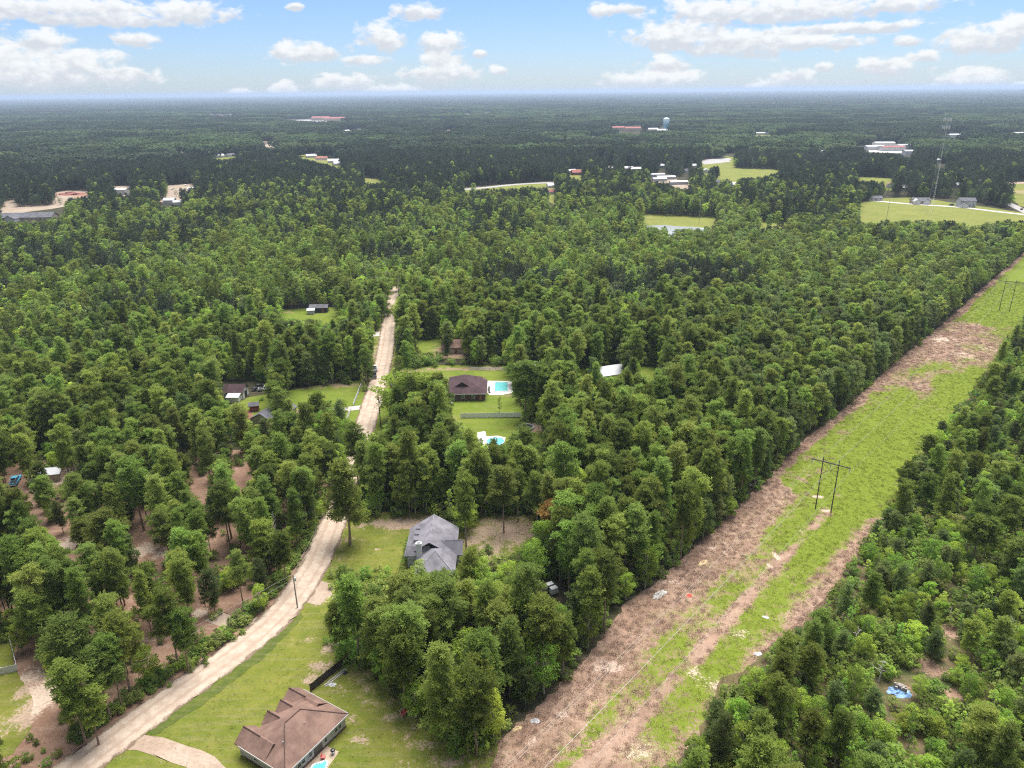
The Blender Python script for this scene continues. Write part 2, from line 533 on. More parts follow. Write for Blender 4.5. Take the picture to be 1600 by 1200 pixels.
class MB:
    """Collects solid pieces and builds them as one mesh."""

    def __init__(self):
        self.v, self.f = [], []

    def add(self, vs, fs):
        o = len(self.v)
        self.v += [tuple(q) for q in vs]
        self.f += [tuple(i + o for i in q) for q in fs]
        return self

    def box(self, x0, x1, y0, y1, z0, z1):
        vs = [(x, y, z) for z in (z0, z1) for y in (y0, y1) for x in (x0, x1)]
        return self.add(vs, [(0, 2, 3, 1), (4, 5, 7, 6), (0, 1, 5, 4), (2, 6, 7, 3), (0, 4, 6, 2), (1, 3, 7, 5)])

    def prism(self, poly, z0, z1):
        n = len(poly)
        vs = [(p[0], p[1], z0) for p in poly] + [(p[0], p[1], z1) for p in poly]
        return self.add(vs, [tuple(range(n))[::-1], tuple(range(n, 2 * n))] + [(i, (i + 1) % n, n + (i + 1) % n, n + i) for i in range(n)])

    def extrude(self, prof, a0, a1, axis='x'):
        """Profile of (across, z) pairs drawn along an axis."""
        n = len(prof)
        if axis == 'x':
            vs = [(a0, p, z) for p, z in prof] + [(a1, p, z) for p, z in prof]
        else:
            vs = [(p, a0, z) for p, z in prof] + [(p, a1, z) for p, z in prof]
        return self.add(vs, [tuple(range(n))[::-1], tuple(range(n, 2 * n))] + [(i, (i + 1) % n, n + (i + 1) % n, n + i) for i in range(n)])

    def tube(self, pts, rad, n=6):
        pts = [Vector(p) for p in pts]
        if not hasattr(rad, '__len__'):
            rad = [rad] * len(pts)
        o = len(self.v)
        for i, p in enumerate(pts):
            d = (pts[min(i + 1, len(pts) - 1)] - pts[max(i - 1, 0)]).normalized()
            a = d.orthogonal().normalized() if abs(d.z) < 0.95 else Vector((1, 0, 0))
            a = (a - d * a.dot(d)).normalized()
            b = d.cross(a)
            for k in range(n):
                t = 2 * math.pi * k / n
                self.v.append(tuple(p + (a * math.cos(t) + b * math.sin(t)) * rad[i]))
        for i in range(len(pts) - 1):
            for k in range(n):
                self.f.append((o + i * n + k, o + i * n + (k + 1) % n, o + (i + 1) * n + (k + 1) % n, o + (i + 1) * n + k))
        self.f.append(tuple(o + k for k in range(n))[::-1])
        self.f.append(tuple(o + (len(pts) - 1) * n + k for k in range(n)))
        return self

    def hip(self, x0, x1, y0, y1, z, h, t=0.18):
        """Hipped roof, ridge along the longer side."""
        w, d = x1 - x0, y1 - y0
        if w >= d:
            r = [(x0 + d / 2, (y0 + y1) / 2, z + h), (x1 - d / 2, (y0 + y1) / 2, z + h)]
            fs = [(4, 5, 9, 8), (6, 7, 8, 9), (7, 4, 8), (5, 6, 9)]
        else:
            r = [((x0 + x1) / 2, y0 + w / 2, z + h), ((x0 + x1) / 2, y1 - w / 2, z + h)]
            fs = [(4, 5, 8), (6, 7, 9), (7, 4, 8, 9), (5, 6, 9, 8)]
        vs = [(x0, y0, z - t), (x1, y0, z - t), (x1, y1, z - t), (x0, y1, z - t), (x0, y0, z), (x1, y0, z), (x1, y1, z), (x0, y1, z)] + r
        return self.add(vs, fs + [(0, 3, 2, 1), (0, 1, 5, 4), (1, 2, 6, 5), (2, 3, 7, 6), (3, 0, 4, 7)])

    def gable(self, x0, x1, y0, y1, z, h, axis='x', t=0.18):
        """Two roof slabs meeting at a ridge that runs along the axis."""
        if axis == 'x':
            a0, a1, b0, b1 = x0, x1, y0, y1
        else:
            a0, a1, b0, b1 = y0, y1, x0, x1
        m = (b0 + b1) / 2
        return self.extrude([(b0, z), (m, z + h), (b1, z), (b1, z - t), (m, z + h - t), (b0, z - t)], a0, a1, axis)

    def gable_wall(self, x0, x1, y0, y1, z0, z, h, axis='x'):
        if axis == 'x':
            a0, a1, b0, b1 = x0, x1, y0, y1
        else:
            a0, a1, b0, b1 = y0, y1, x0, x1
        return self.extrude([(b0, z0), (b1, z0), (b1, z), ((b0 + b1) / 2, z + h), (b0, z)], a0, a1, axis)

    def cyl(self, x, y, z0, z1, r, n=14):
        return self.prism([(x + r * math.cos(2 * math.pi * k / n), y + r * math.sin(2 * math.pi * k / n)) for k in range(n)], z0, z1)

    def mesh(self, name, mat):
        me = bpy.data.meshes.new(name)
        me.from_pydata(self.v, [], self.f)
        bm_ = bmesh.new()
        bm_.from_mesh(me)
        bmesh.ops.recalc_face_normals(bm_, faces=bm_.faces)
        bm_.to_mesh(me)
        bm_.free()
        me.materials.append(M[mat] if isinstance(mat, str) else mat)
        return me

    def build(self, name, mat, parent=None):
        return link(bpy.data.objects.new(name, self.mesh(name, mat)), parent)


def copy_tree(o, parent=None):
    c = o.copy()
    link(c, parent)
    for ch in o.children:
        copy_tree(ch, c)
    return c


# numpy value noise
def vnoise(x, y, seed=0):
    xi, yi = np.floor(x).astype(np.int64), np.floor(y).astype(np.int64)
    xf, yf = x - xi, y - yi

    def h(a, b):
        n = (a * 374761393 + b * 668265263 + seed * 974711) & 0xffffffff
        n = ((n ^ (n >> 13)) * 1274126177) & 0xffffffff
        return ((n ^ (n >> 16)) & 0xffff) / 65535.0
    u, v = xf * xf * (3 - 2 * xf), yf * yf * (3 - 2 * yf)
    return (h(xi, yi) * (1 - u) + h(xi + 1, yi) * u) * (1 - v) + (h(xi, yi + 1) * (1 - u) + h(xi + 1, yi + 1) * u) * v


def fbm(x, y, seed=0, o=4):
    s, a, t = 0, 0.5, 0
    for i in range(o):
        s = s + a * vnoise(x * 2 ** i, y * 2 ** i, seed + i)
        t += a
        a *= 0.55
    return s / t


def inpoly(px, py, poly):
    px, py = np.asarray(px, float), np.asarray(py, float)
    r = np.zeros(px.shape, bool)
    n = len(poly)
    for i in range(n):
        x0, y0 = poly[i]
        x1, y1 = poly[(i + 1) % n]
        if y0 == y1:
            continue
        c = (py < y0) != (py < y1)
        r ^= c & (px < (x1 - x0) * (py - y0) / (y1 - y0) + x0)
    return r


def refine(poly, step, jit, seed=0):
    out = []
    r = random.Random(seed)
    n = len(poly)
    for i in range(n):
        a, b = Vector(poly[i][:2]), Vector(poly[(i + 1) % n][:2])
        k = max(1, int((b - a).length / step))
        nn = Vector((-(b - a).y, (b - a).x)).normalized() if (b - a).length > 0 else Vector((0, 0))
        for j in range(k):
            out.append(a.lerp(b, j / k) + nn * r.uniform(-jit, jit))
    return out


def sheet(name, poly, z, mat, res=1.5, jit=0.25, attrs=None, kind='structure', seed=0):
    """Ground cover: an irregular outline filled with a fine mesh that carries cover attributes."""
    edge = refine(poly, res, jit, seed)
    xs = [p.x for p in edge]
    ys = [p.y for p in edge]
    gx, gy = np.meshgrid(np.arange(min(xs), max(xs), res), np.arange(min(ys), max(ys), res))
    r = np.random.default_rng(seed)
    gx = (gx + r.uniform(-.3, .3, gx.shape) * res).ravel()
    gy = (gy + r.uniform(-.3, .3, gy.shape) * res).ravel()
    k = inpoly(gx, gy, [(p.x, p.y) for p in edge])
    pts = edge + [Vector((a, b)) for a, b in zip(gx[k], gy[k])]
    ne = len(edge)
    vs, _, fs, *_r = delaunay_2d_cdt(pts, [(i, (i + 1) % ne) for i in range(ne)], [], 1, 1e-4)
    me = bpy.data.meshes.new(name)
    me.from_pydata([(v.x, v.y, z) for v in vs], [], fs)
    flip = sum(1 for p in me.polygons if p.normal.z < 0)
    if flip > len(me.polygons) / 2:
        me.flip_normals()
    X = np.array([v.x for v in vs])
    Y = np.array([v.y for v in vs])
    for an, fn in (attrs or {}).items():
        a = me.attributes.new(an, 'FLOAT', 'POINT')
        a.data.foreach_set('value', np.asarray(fn(X, Y), np.float32))
    me.materials.append(M[mat])
    o = link(bpy.data.objects.new(name, me))
    o['kind'] = kind
    return o


def gp(pts, z=0):
    return [G(*p, z).to_2d() for p in pts]


def blobs(lst, base=0.0):
    """Cover attribute: soft spots given as (pixel x, pixel y, radius in metres across, along, strength)."""
    c = [(G(px, py), rx, ry, s) for px, py, rx, ry, s in lst]

    def fn(x, y):
        a = np.full(x.shape, base)
        for p, rx, ry, s in c:
            d = np.sqrt(((x - p.x) / rx) ** 2 + ((y - p.y) / ry) ** 2)
            a = np.maximum(a, s * np.clip(1.25 - 0.75 * d, 0, 1))
        return a
    return fn


def strip(name, pts, width, z, mat, kind='structure', ragged=0.0, res=2.0):
    """A road: smooth centre line through world points, with an 'across' attribute."""
    pts = [Vector(p[:2]) for p in pts]
    dense = []
    n = len(pts)
    for i in range(n - 1):
        p0, p1, p2, p3 = pts[max(i - 1, 0)], pts[i], pts[i + 1], pts[min(i + 2, n - 1)]
        k = max(2, int((p2 - p1).length / res))
        for j in range(k):
            t = j / k
            dense.append(0.5 * ((2 * p1) + (p2 - p0) * t + (2 * p0 - 5 * p1 + 4 * p2 - p3) * t * t + (3 * p1 - p0 - 3 * p2 + p3) * t ** 3))
    dense.append(pts[-1])
    m = len(dense)
    ac = (-1.12, -1, -0.8, -0.42, 0, 0.42, 0.8, 1, 1.12)
    vs, av = [], []
    r = random.Random(3)
    for i, p in enumerate(dense):
        d = (dense[min(i + 1, m - 1)] - dense[max(i - 1, 0)]).normalized()
        nn = Vector((-d.y, d.x))
        w = width(i / (m - 1)) if callable(width) else width
        for a in ac:
            rr = r.uniform(-ragged, ragged) if abs(a) >= 1 else 0
            q = p + nn * (a * w / 2 + rr)
            vs.append((q.x, q.y, z))
            av.append(a)
    q = len(ac)
    fs = [(i * q + k, i * q + k + 1, (i + 1) * q + k + 1, (i + 1) * q + k) for i in range(m - 1) for k in range(q - 1)]
    me = bpy.data.meshes.new(name)
    me.from_pydata(vs, [], fs)
    if me.polygons[0].normal.z < 0:
        me.flip_normals()
    a = me.attributes.new('across', 'FLOAT', 'POINT')
    a.data.foreach_set('value', np.array(av, np.float32))
    me.materials.append(M[mat])
    o = link(bpy.data.objects.new(name, me))
    o['kind'] = kind
    return o, dense


# ================================================================== GROUND
gnd = MB()
ring = [0, 60, 150, 320, 700, 1500, 3000, 6000, 12000, 25000, 55000]
vs, fs = [(0, 0, 0)], []
for r_ in ring[1:]:
    for k in range(48):
        t = 2 * math.pi * k / 48
        vs.append((r_ * math.cos(t), r_ * math.sin(t), 0))
for k in range(48):
    fs.append((0, 1 + k, 1 + (k + 1) % 48))
for i in range(len(ring) - 2):
    a, b = 1 + i * 48, 1 + (i + 1) * 48
    for k in range(48):
        fs.append((a + k, b + k, b + (k + 1) % 48, a + (k + 1) % 48))
gnd.add(vs, fs)
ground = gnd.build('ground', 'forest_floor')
ground['kind'] = 'structure'
if ground.data.polygons[0].normal.z < 0:
    ground.data.flip_normals()

# dirt road
ROAD_PX = [(-60, 1320), (90, 1222), (188, 1150), (272, 1088), (362, 1024), (432, 966), (482, 900), (507, 850), (530, 788),
           (546, 735), (558, 698), (571, 662), (587, 610), (600, 560), (606, 520), (611, 482), (616, 455), (618, 440), (617, 425)]
road_w = [G(*p).to_2d() for p in ROAD_PX]
road, road_line = strip('dirt_road', road_w, lambda t: 6.3, 0.10, 'road', ragged=0.38, res=1.0)

# yards
LAWN_A = [(140, 1195), (215, 1143), (300, 1087), (400, 1011), (462, 958), (500, 945), (520, 1000), (540, 1028), (640, 1040), (740, 1120), (780, 1165), (760, 1215), (700, 1300), (-60, 1340), (40, 1262)]
sheet('lawn', gp(LAWN_A), 0.05, 'lawn', 1.1, 0.2, {'sand': blobs([
    (505, 1042, 3.2, 2.6, .62), (490, 1062, 2.6, 1.4, .75), (480, 1000, 3.0, 1.5, .55), (512, 1012, 2.2, 3.0, .6), (575, 1080, 3.0, 2.5, .45), (610, 1120, 3.0, 1.8, .55), (548, 1128, 2.0, 1.0, .6),
    (562, 1157, 1.9, 1.1, .75), (660, 1165, 4.5, 2.5, .5), (700, 1190, 5, 3, .55), (640, 1190, 4, 2, .45), (330, 1165, 4, 2, .2), (250, 1190, 5, 1.6, .35), (560, 1060, 6, 4, .42), (500, 1080, 2, 2, .35), (590, 1100, 7, 4, .36), (640, 1150, 8, 5, .38), (700, 1210, 8, 5, .40), (540, 1075, 7, 5, .36)], 0.17)}, seed=1)
DITCH = [(228, 1142), (300, 1094), (400, 1018), (455, 972), (468, 958), (474, 964), (412, 1028), (310, 1106), (240, 1150)]
sheet('ditch', gp(DITCH), 0.09, 'ditch', 1.0, 0.25, {'sand': blobs([(372, 1050, 1, .5, .5), (430, 1003, 1, .5, .5)])}, seed=2)
LAWN_B = [(506, 893), (518, 850), (535, 822), (556, 808), (600, 800), (660, 800), (690, 800), (760, 800), (840, 806), (850, 850), (760, 880), (730, 900), (700, 935), (640, 930), (560, 915)]
sheet('lawn', gp(LAWN_B), 0.05, 'lawn', 1.1, 0.25, {'sand': blobs([
    (630, 818, 7, 3, .95), (590, 817, 4, 2.2, .7), (560, 823, 3, 2, .6), (535, 840, 3, 4, .42), (530, 870, 2.6, 4, .4), (740, 846, 2.5, 2.4, .8), (588, 858, 1.2, .8, .7), (552, 864, 1.2, .8, .5),
    (790, 830, 12, 8, .72), (760, 860, 8, 6, .6), (520, 884, 3, 3, .45), (548, 845, 4, 3, .4), (680, 808, 8, 2, .55), (530, 850, 5, 9, .42)], 0.22)}, seed=3)
LAWN_C = [(598, 612), (604, 585), (618, 570), (700, 571), (850, 571), (1034, 568), (1036, 590), (1000, 610), (900, 650), (852, 690), (842, 705), (790, 716), (700, 712), (580, 690), (574, 676), (586, 640)]
sheet('lawn', gp(LAWN_C), 0.05, 'lawn_lush', 1.6, 0.3, {'sand': blobs([
    (770, 576, 26, 2.6, .75), (680, 577, 16, 2.4, .6), (640, 580, 8, 3, .6), (836, 668, 4.5, 5, .8), (690, 655, 7, 5, .62), (650, 655, 9, 6, .6), (800, 617, 9, 2.5, .55), (945, 576, 14, 4, .4), (610, 572, 5, 5, .6), (1000, 580, 14, 6, .30)], 0.0)}, seed=4)
LAWN_D = [(345, 640), (385, 622), (440, 612), (500, 602), (566, 594), (578, 590), (574, 612), (560, 652), (548, 680), (530, 700), (440, 690), (370, 672)]
sheet('lawn', gp(LAWN_D), 0.05, 'lawn_lush', 1.6, 0.3, {'sand': blobs([(530, 602, 12, 3.0, .65), (480, 606, 10, 2.6, .55), (570, 600, 3, 7, .5), (400, 606, 6, 3, .7), (388, 648, 2, 3, .8), (470, 646, 5, 4, .7)])}, seed=5)
LAWN_E = [(438, 484), (535, 479), (545, 490), (540, 515), (440, 512)]
sheet('lawn', gp(LAWN_E), 0.05, 'lawn_lush', 2.2, 0.3, {'sand': blobs([(450, 487, 5, 6, .45), (520, 482, 12, 2, .4)])}, seed=6)
LAWN_F = [(640, 560), (645, 530), (720, 520), (800, 520), (812, 552), (800, 562)]
sheet('lawn', gp(LAWN_F), 0.05, 'lawn_lush', 2.2, 0.3, {'sand': blobs([(715, 548, 12, 12, .8), (690, 557, 14, 4, .8), (660, 557, 9, 4, .6), (770, 536, 7, 8, .55)])}, seed=7)
VERGE_L = [(551, 700), (566, 655), (581, 604), (590, 572), (598, 530), (598, 512), (585, 512), (580, 545), (570, 590), (552, 650), (535, 700)]
sheet('verge', gp(VERGE_L), 0.045, 'lawn', 1.6, 0.3, {'sand': blobs([(588, 550, 4, 20, .5), (594, 515, 4, 6, .5)])}, seed=8)
VERGE_R = [(578, 690), (592, 640), (607, 590), (616, 545), (619, 510), (628, 515), (625, 550), (620, 590), (612, 640), (600, 690)]
sheet('verge', gp(VERGE_R), 0.046, 'lawn', 1.6, 0.3, {'sand': blobs([(619, 565, 3, 10, .55)])}, seed=9)

sheet('verge', gp([(462, 905), (500, 872), (540, 872), (600, 905), (600, 965), (520, 985), (470, 965)]), 0.044, 'lawn', 1.3, 0.3, {'sand': blobs([(500, 930, 5, 4, .6), (540, 935, 6, 3, .5)], .2)}, seed=14)
# open pine stand: reddish needle litter and sandy spots
OPEN = [(-300, 760), (60, 720), (200, 715), (420, 700), (530, 742), (528, 775), (505, 830), (470, 896), (425, 950), (352, 1018), (262, 1082), (178, 1143), (80, 1215), (-300, 1500)]
sheet('needle_floor', gp(OPEN), 0.03, 'needle_floor', 1.6, 0.3, {'sand': blobs([
    (222, 860, 4, 3, .85), (255, 866, 4, 3, .6), (110, 850, 4, 4, .8), (90, 745, 6, 6, .95), (60, 1090, 4, 6, .85), (45, 1060, 3, 4, .7), (310, 958, 2.4, 1.6, .9), (365, 975, 3, 2, .95), (225, 1003, 2, 1.2, .7),
    (320, 845, 4, 2, .5), (235, 940, 3, 2, .5), (370, 735, 6, 3, .3), (28, 1020, 2, 2, .4)], 0.08)}, seed=10)
LAWN_G = [(-120, 1010), (20, 990), (24, 1040), (52, 1095), (45, 1140), (20, 1180), (-120, 1220)]
sheet('lawn', gp(LAWN_G), 0.05, 'lawn', 1.2, 0.3, {'sand': blobs([(40, 1080, 3, 4, .6), (10, 1050, 3, 2, .5), (20, 1130, 4, 4, .55), (55, 1110, 4, 5, .75)], 0.2)}, seed=11)

# power line clearing
CL_L = [(680, 1260), (728, 1212), (760, 1172), (832, 1112), (900, 1046), (944, 992), (972, 950), (1040, 898), (1090, 850), (1150, 797), (1200, 748), (1250, 694), (1330, 630), (1390, 574), (1440, 533), (1490, 492), (1540, 446), (1600, 394), (1680, 332)]
CL_LW = [G(*p).to_2d() for p in CL_L]
cdir = (CL_LW[-3] - CL_LW[4]).normalized()
cnor = Vector((cdir.y, -cdir.x))
CL_W = 37.0
clear_poly = CL_LW + [p + cnor * CL_W for p in CL_LW[::-1]]
GREEN = [([(1300, 690), (1400, 610), (1440, 645), (1500, 640), (1450, 700), (1400, 745), (1370, 810), (1335, 850), (1250, 885), (1215, 880), (1240, 840), (1290, 800), (1270, 770), (1282, 720)], .8),
         ([(1172, 880), (1235, 798), (1268, 765), (1285, 795), (1205, 872), (1188, 892)], .8),
         ([(1330, 660), (1400, 600), (1432, 610), (1440, 680), (1330, 800)], .85),
         ([(1465, 588), (1540, 572), (1535, 612), (1480, 640), (1455, 632)], .95),
         ([(1415, 575), (1475, 562), (1482, 575), (1395, 602)], .7),
         ([(1505, 500), (1600, 385), (1700, 330), (1700, 480), (1575, 512), (1545, 510)], .85),
         ([(1540, 520), (1580, 505), (1600, 500), (1580, 530)], .5),
         ([(1100, 925), (1150, 900), (1140, 940), (1105, 960)], .75),
         ([(1180, 900), (1330, 880), (1290, 950), (1220, 960), (1170, 940)], .55),
         ([(1010, 1000), (1090, 970), (1080, 1030), (1020, 1070), (940, 1090)], .70),
         ([(800, 1170), (930, 1060), (1000, 1060), (980, 1120), (900, 1210), (790, 1215)], .66),
         ([(1110, 1000), (1200, 930), (1190, 1000), (1080, 1090), (1010, 1170), (960, 1200), (1000, 1110)], .62)]
track = [G(*p).to_2d() for p in [(1310, 775), (1290, 805), (1240, 855), (1206, 892), (1140, 965), (1075, 1040), (1020, 1100), (960, 1160), (890, 1220)]]
track2 = [G(*p).to_2d() for p in [(1420, 600), (1340, 670), (1240, 770), (1180, 830)]]
track3 = [G(*p).to_2d() for p in [(1495, 560), (1440, 610), (1400, 650), (1385, 800), (1330, 870)]]


def seg_d(x, y, pl):
    d = np.full(x.shape, 1e9)
    for a, b in zip(pl[:-1], pl[1:]):
        ab = b - a
        t = np.clip(((x - a.x) * ab.x + (y - a.y) * ab.y) / ab.length_squared, 0, 1)
        d = np.minimum(d, np.hypot(x - a.x - t * ab.x, y - a.y - t * ab.y))
    return d


def clear_green(x, y):
    wx = x + 5 * (fbm(x / 7, y / 7, 3) - .5)
    wy = y + 5 * (fbm(x / 7, y / 7, 9) - .5)
    ppx_, ppy_ = P(wx, wy, 0.0)
    g = 0.30 + 1.0 * (fbm(x / 9, y / 9, 21) - 0.42)
    far_k = np.clip((y - 160) / 60, 0, 1)
    g = g * (1 - 0.3 * far_k)
    for poly, s in GREEN:
        m = np.zeros(x.shape)
        for ox, oy in ((0, 0), (2, 1), (-2, -1), (1, -2), (-1, 2), (3.5, 0), (-3.5, 0), (0, 3.5), (0, -3.5)):
            qx_, qy_ = P(wx + ox, wy + oy, 0.0)
            m += inpoly(qx_, qy_, poly) / 9.0
        g = g + (np.maximum(g, s) - g) * m
    off = seg_d(x, y, CL_LW)
    g = g + .16 * np.clip((off - 12) / 8, 0, 1)
    g = g - .45 * np.clip((off - (CL_W - 13)) / 5, 0, 1) * (y < 160)
    g = g - .05 * np.clip((128 - y) / 22, 0, 1)
    # mulched band beside the woods, tracks
    mid = (ppy_ > 612) & (ppy_ < 770)
    g = np.where(mid, np.maximum(g, .72 - .4 * np.clip((fbm(x / 8, y / 8, 23) - .55) * 5, 0, 1)), g)
    g = np.maximum(g, .85 * np.clip((y + 34 * (fbm(x / 12, y / 12, 29) - .5) - 308) / 22, 0, 1))
    bw_ = np.where(y < 172, 9.5, np.where(y < 182, 9.5 - (y - 172) * .7, 2.5)) + 4 * (fbm(x / 10, y / 10, 25) - .5)
    g = np.where(off < bw_, np.minimum(g, 0.08 + 0.03 * np.maximum(off, 0)), g)
    for tr, w in ((track, 1.1),):
        d = seg_d(x, y, tr)
        g = g - 0.75 * np.clip(1.6 - d / w, 0, 1) * np.clip(2.2 * fbm(x / 6, y / 6, 45) - .45, 0, 1)
    return g


def clear_sand(x, y):
    s = 0.10 + 0.5 * np.clip(fbm(x / 8, y / 8, 31) - 0.5, 0, 1)
    f = blobs([(1212, 868, .8, 2.2, .8), (1203, 884, .8, 1.8, .8), (1256, 832, 1.0, .8, .9), (1290, 798, 1.4, 1.0, .8), (1278, 776, 2.0, .5, .9), (1470, 530, 9, 8, .62), (1550, 545, 8, 5, .5), (1505, 555, 5, 6, .55),
               (950, 1045, 5, 3, .6), (1090, 1050, 2, 5, .48), (1120, 1075, 2, 4, .5), (880, 1115, 3, 2, .5), (1040, 910, 6, 3, .5), (1130, 860, 7, 4, .42), (1000, 1170, 5, 4, .45), (830, 1160, 3, 2, .45), (1150, 990, 5, 2, .45)])
    s = np.maximum(s, f(x, y))
    d = seg_d(x, y, track)
    return np.maximum(s, 0.32 * np.clip(1.5 - d / .9, 0, 1) * np.clip(2.4 * fbm(x / 5, y / 5, 47) - .5, 0, 1))


sheet('power_line_clearing', [(p.x, p.y) for p in clear_poly], 0.04, 'clearing', 1.15, 0.5, {'green': clear_green, 'sand': clear_sand}, seed=12)

THICK_F = [(1002, 1240), (1090, 1150), (1120, 1070), (1240, 990), (1320, 900), (1390, 800), (1490, 650), (1570, 540), (1640, 470), (1900, 470), (1900, 1300), (1002, 1300)]
sheet('brush_floor', gp(THICK_F), 0.055, 'brush_floor', 2.0, 0.8, {'sand': lambda x, y: np.maximum(blobs([(1455, 1042, 3, 3, .8), (1490, 1084, 2.5, 2, .9), (1492, 990, 3, 4, .7), (1405, 1080, 3, 2, .6), (1560, 900, 5, 6, .5)], .1)(x, y), .9 * np.clip(fbm(x / 14, y / 14, 55) - .45, 0, 1))}, seed=13)

# driveways, paths and slabs
strip('driveway', gp([(478, 915), (520, 925), (570, 938), (640, 945), (700, 940), (735, 915)]), 4.2, 0.08, 'drive', ragged=0.25)
strip('driveway', gp([(150, 1160), (205, 1158), (262, 1172), (320, 1196), (360, 1230)]), 3.0, 0.085, 'drive', ragged=0.25)
strip('driveway', gp([(583, 632), (605, 630), (640, 630), (672, 630), (705, 628)]), 3.4, 0.08, 'concrete')
strip('driveway', gp([(572, 636), (553, 638), (530, 641), (500, 643), (470, 643)]), 3.2, 0.08, 'concrete')
strip('driveway', gp([(600, 522), (588, 522), (572, 524)]), 6.0, 0.08, 'concrete')
sheet('driveway', gp([(690, 622), (706, 622), (708, 634), (676, 637), (674, 630)]), 0.084, 'concrete', 2, 0)
strip('sandy_track', gp([(418, 978), (385, 972), (362, 972), (330, 962)]), 3.2, 0.06, 'drive', ragged=0.3)
sheet('apron', gp([(470, 905), (498, 908), (512, 930), (500, 946), (470, 940), (455, 945)]), 0.07, 'drive', 1, 0.2)

# far fields, yards and roads
def far_sheet(name, px, mat, sand=None, z=0.05, res=9, seed=0):
    return sheet(name, gp(px), z, mat, res, res * .25, {'sand': blobs(sand or [])}, seed=seed)


far_sheet('field', [(1000, 334), (1060, 335), (1130, 340), (1245, 347), (1245, 372), (1120, 372), (1000, 366)], 'field', [(1010, 340, 12, 20, .5)], seed=21)
far_sheet('field', [(1085, 252), (1115, 247), (1135, 244), (1148, 246), (1150, 262), (1270, 266), (1300, 274), (1402, 279), (1402, 298), (1250, 296), (1090, 288)], 'field', [], seed=22)
far_sheet('field', [(1335, 318), (1380, 310), (1430, 308), (1585, 330), (1640, 340), (1640, 372), (1440, 372), (1335, 364)], 'field', [(1400, 330, 60, 30, .3), (1500, 345, 60, 30, .28)], seed=23)
far_sheet('field', [(1575, 288), (1700, 284), (1700, 330), (1640, 330), (1590, 322), (1578, 305)], 'field', [(1600, 300, 40, 15, .8)], seed=24)
far_sheet('bare_yard', [(60, 300), (110, 297), (170, 290), (250, 291), (320, 285), (320, 302), (280, 315), (200, 318), (110, 322), (-20, 340), (-20, 316)], 'yard_dirt', [(112, 303, 22, 14, .95), (130, 306, 14, 10, .9)], seed=25)
far_sheet('bare_yard', [(405, 220), (430, 220), (432, 232), (410, 234)], 'yard_dirt', seed=26)
far_sheet('field', [(330, 243), (372, 241), (372, 248), (332, 250)], 'field', seed=27)
far_sheet('field', [(462, 240), (495, 242), (535, 250), (536, 266), (500, 258), (464, 248)], 'field', [(505, 250, 40, 20, .6)], seed=28)
far_sheet('field', [(565, 276), (600, 280), (600, 288), (568, 288)], 'field', [(580, 280, 10, 10, .6)], seed=29)
far_sheet('field', [(700, 296), (870, 284), (905, 290), (872, 322), (850, 312), (700, 306)], 'field', [(850, 296, 20, 10, .7)], seed=30)
far_sheet('field', [(890, 264), (912, 264), (915, 286), (890, 282)], 'field', [(900, 276, 10, 14, .5)], seed=31)
far_sheet('parking_lot', [(1090, 250), (1110, 246), (1140, 247), (1142, 253), (1098, 257)], 'asphalt', seed=32, z=0.09)
far_sheet('parking_lot', [(428, 189), (470, 187), (540, 186), (540, 192), (510, 195), (440, 192)], 'asphalt', seed=33)
far_sheet('parking_lot', [(1350, 228), (1420, 226), (1424, 240), (1360, 238)], 'concrete', seed=34)
far_sheet('parking_lot', [(1008, 283), (1040, 276), (1080, 286), (1080, 300), (1050, 298)], 'yard_dirt', seed=35)
far_sheet('field', [(1150, 210), (1210, 208), (1210, 213), (1150, 215)], 'field', seed=36, res=20)
far_sheet('field', [(1550, 210), (1600, 206), (1600, 213), (1550, 216)], 'field', seed=37, res=20)
strip('far_road', gp([(715, 297), (760, 293), (810, 288), (870, 285), (905, 284)]), 10, 0.12, 'asphalt', res=10)
strip('far_road', gp([(1360, 313), (1400, 317), (1440, 320), (1500, 324), (1560, 331), (1650, 341)]), 6.5, 0.12, 'concrete', res=8)
strip('far_road', gp([(1575, 318), (1588, 324), (1602, 331), (1640, 350)]), 7, 0.14, 'asphalt', res=8)
strip('far_road', gp([(1566, 286), (1600, 286), (1700, 284)]), 14, 0.12, 'drive', res=10)
far_sheet('pond', [(1000, 353), (1040, 352), (1100, 356), (1108, 376), (1060, 372), (1000, 366)], 'pond', seed=38, z=0.14)


# ================================================================== TREES
def tri_mesh(name, V, Fc, mats, tint=None, matidx=None):
    me = bpy.data.meshes.new(name)
    V = np.asarray(V, np.float32)
    Fc = np.asarray(Fc, np.int32)
    k = Fc.shape[1]
    me.vertices.add(len(V))
    me.vertices.foreach_set('co', V.ravel())
    me.loops.add(Fc.size)
    me.loops.foreach_set('vertex_index', Fc.ravel())
    me.polygons.add(len(Fc))
    me.polygons.foreach_set('loop_start', np.arange(0, Fc.size, k, dtype=np.int32))
    for m in mats:
        me.materials.append(M[m])
    if matidx is not None:
        me.polygons.foreach_set('material_index', np.asarray(matidx, np.int32))
    me.update(calc_edges=True)
    if tint is not None:
        a = me.attributes.new('tint', 'FLOAT', 'FACE')
        a.data.foreach_set('value', np.asarray(tint, np.float32))
    return me


def unit(v):
    return v / np.maximum(np.linalg.norm(v, axis=-1, keepdims=True), 1e-6)


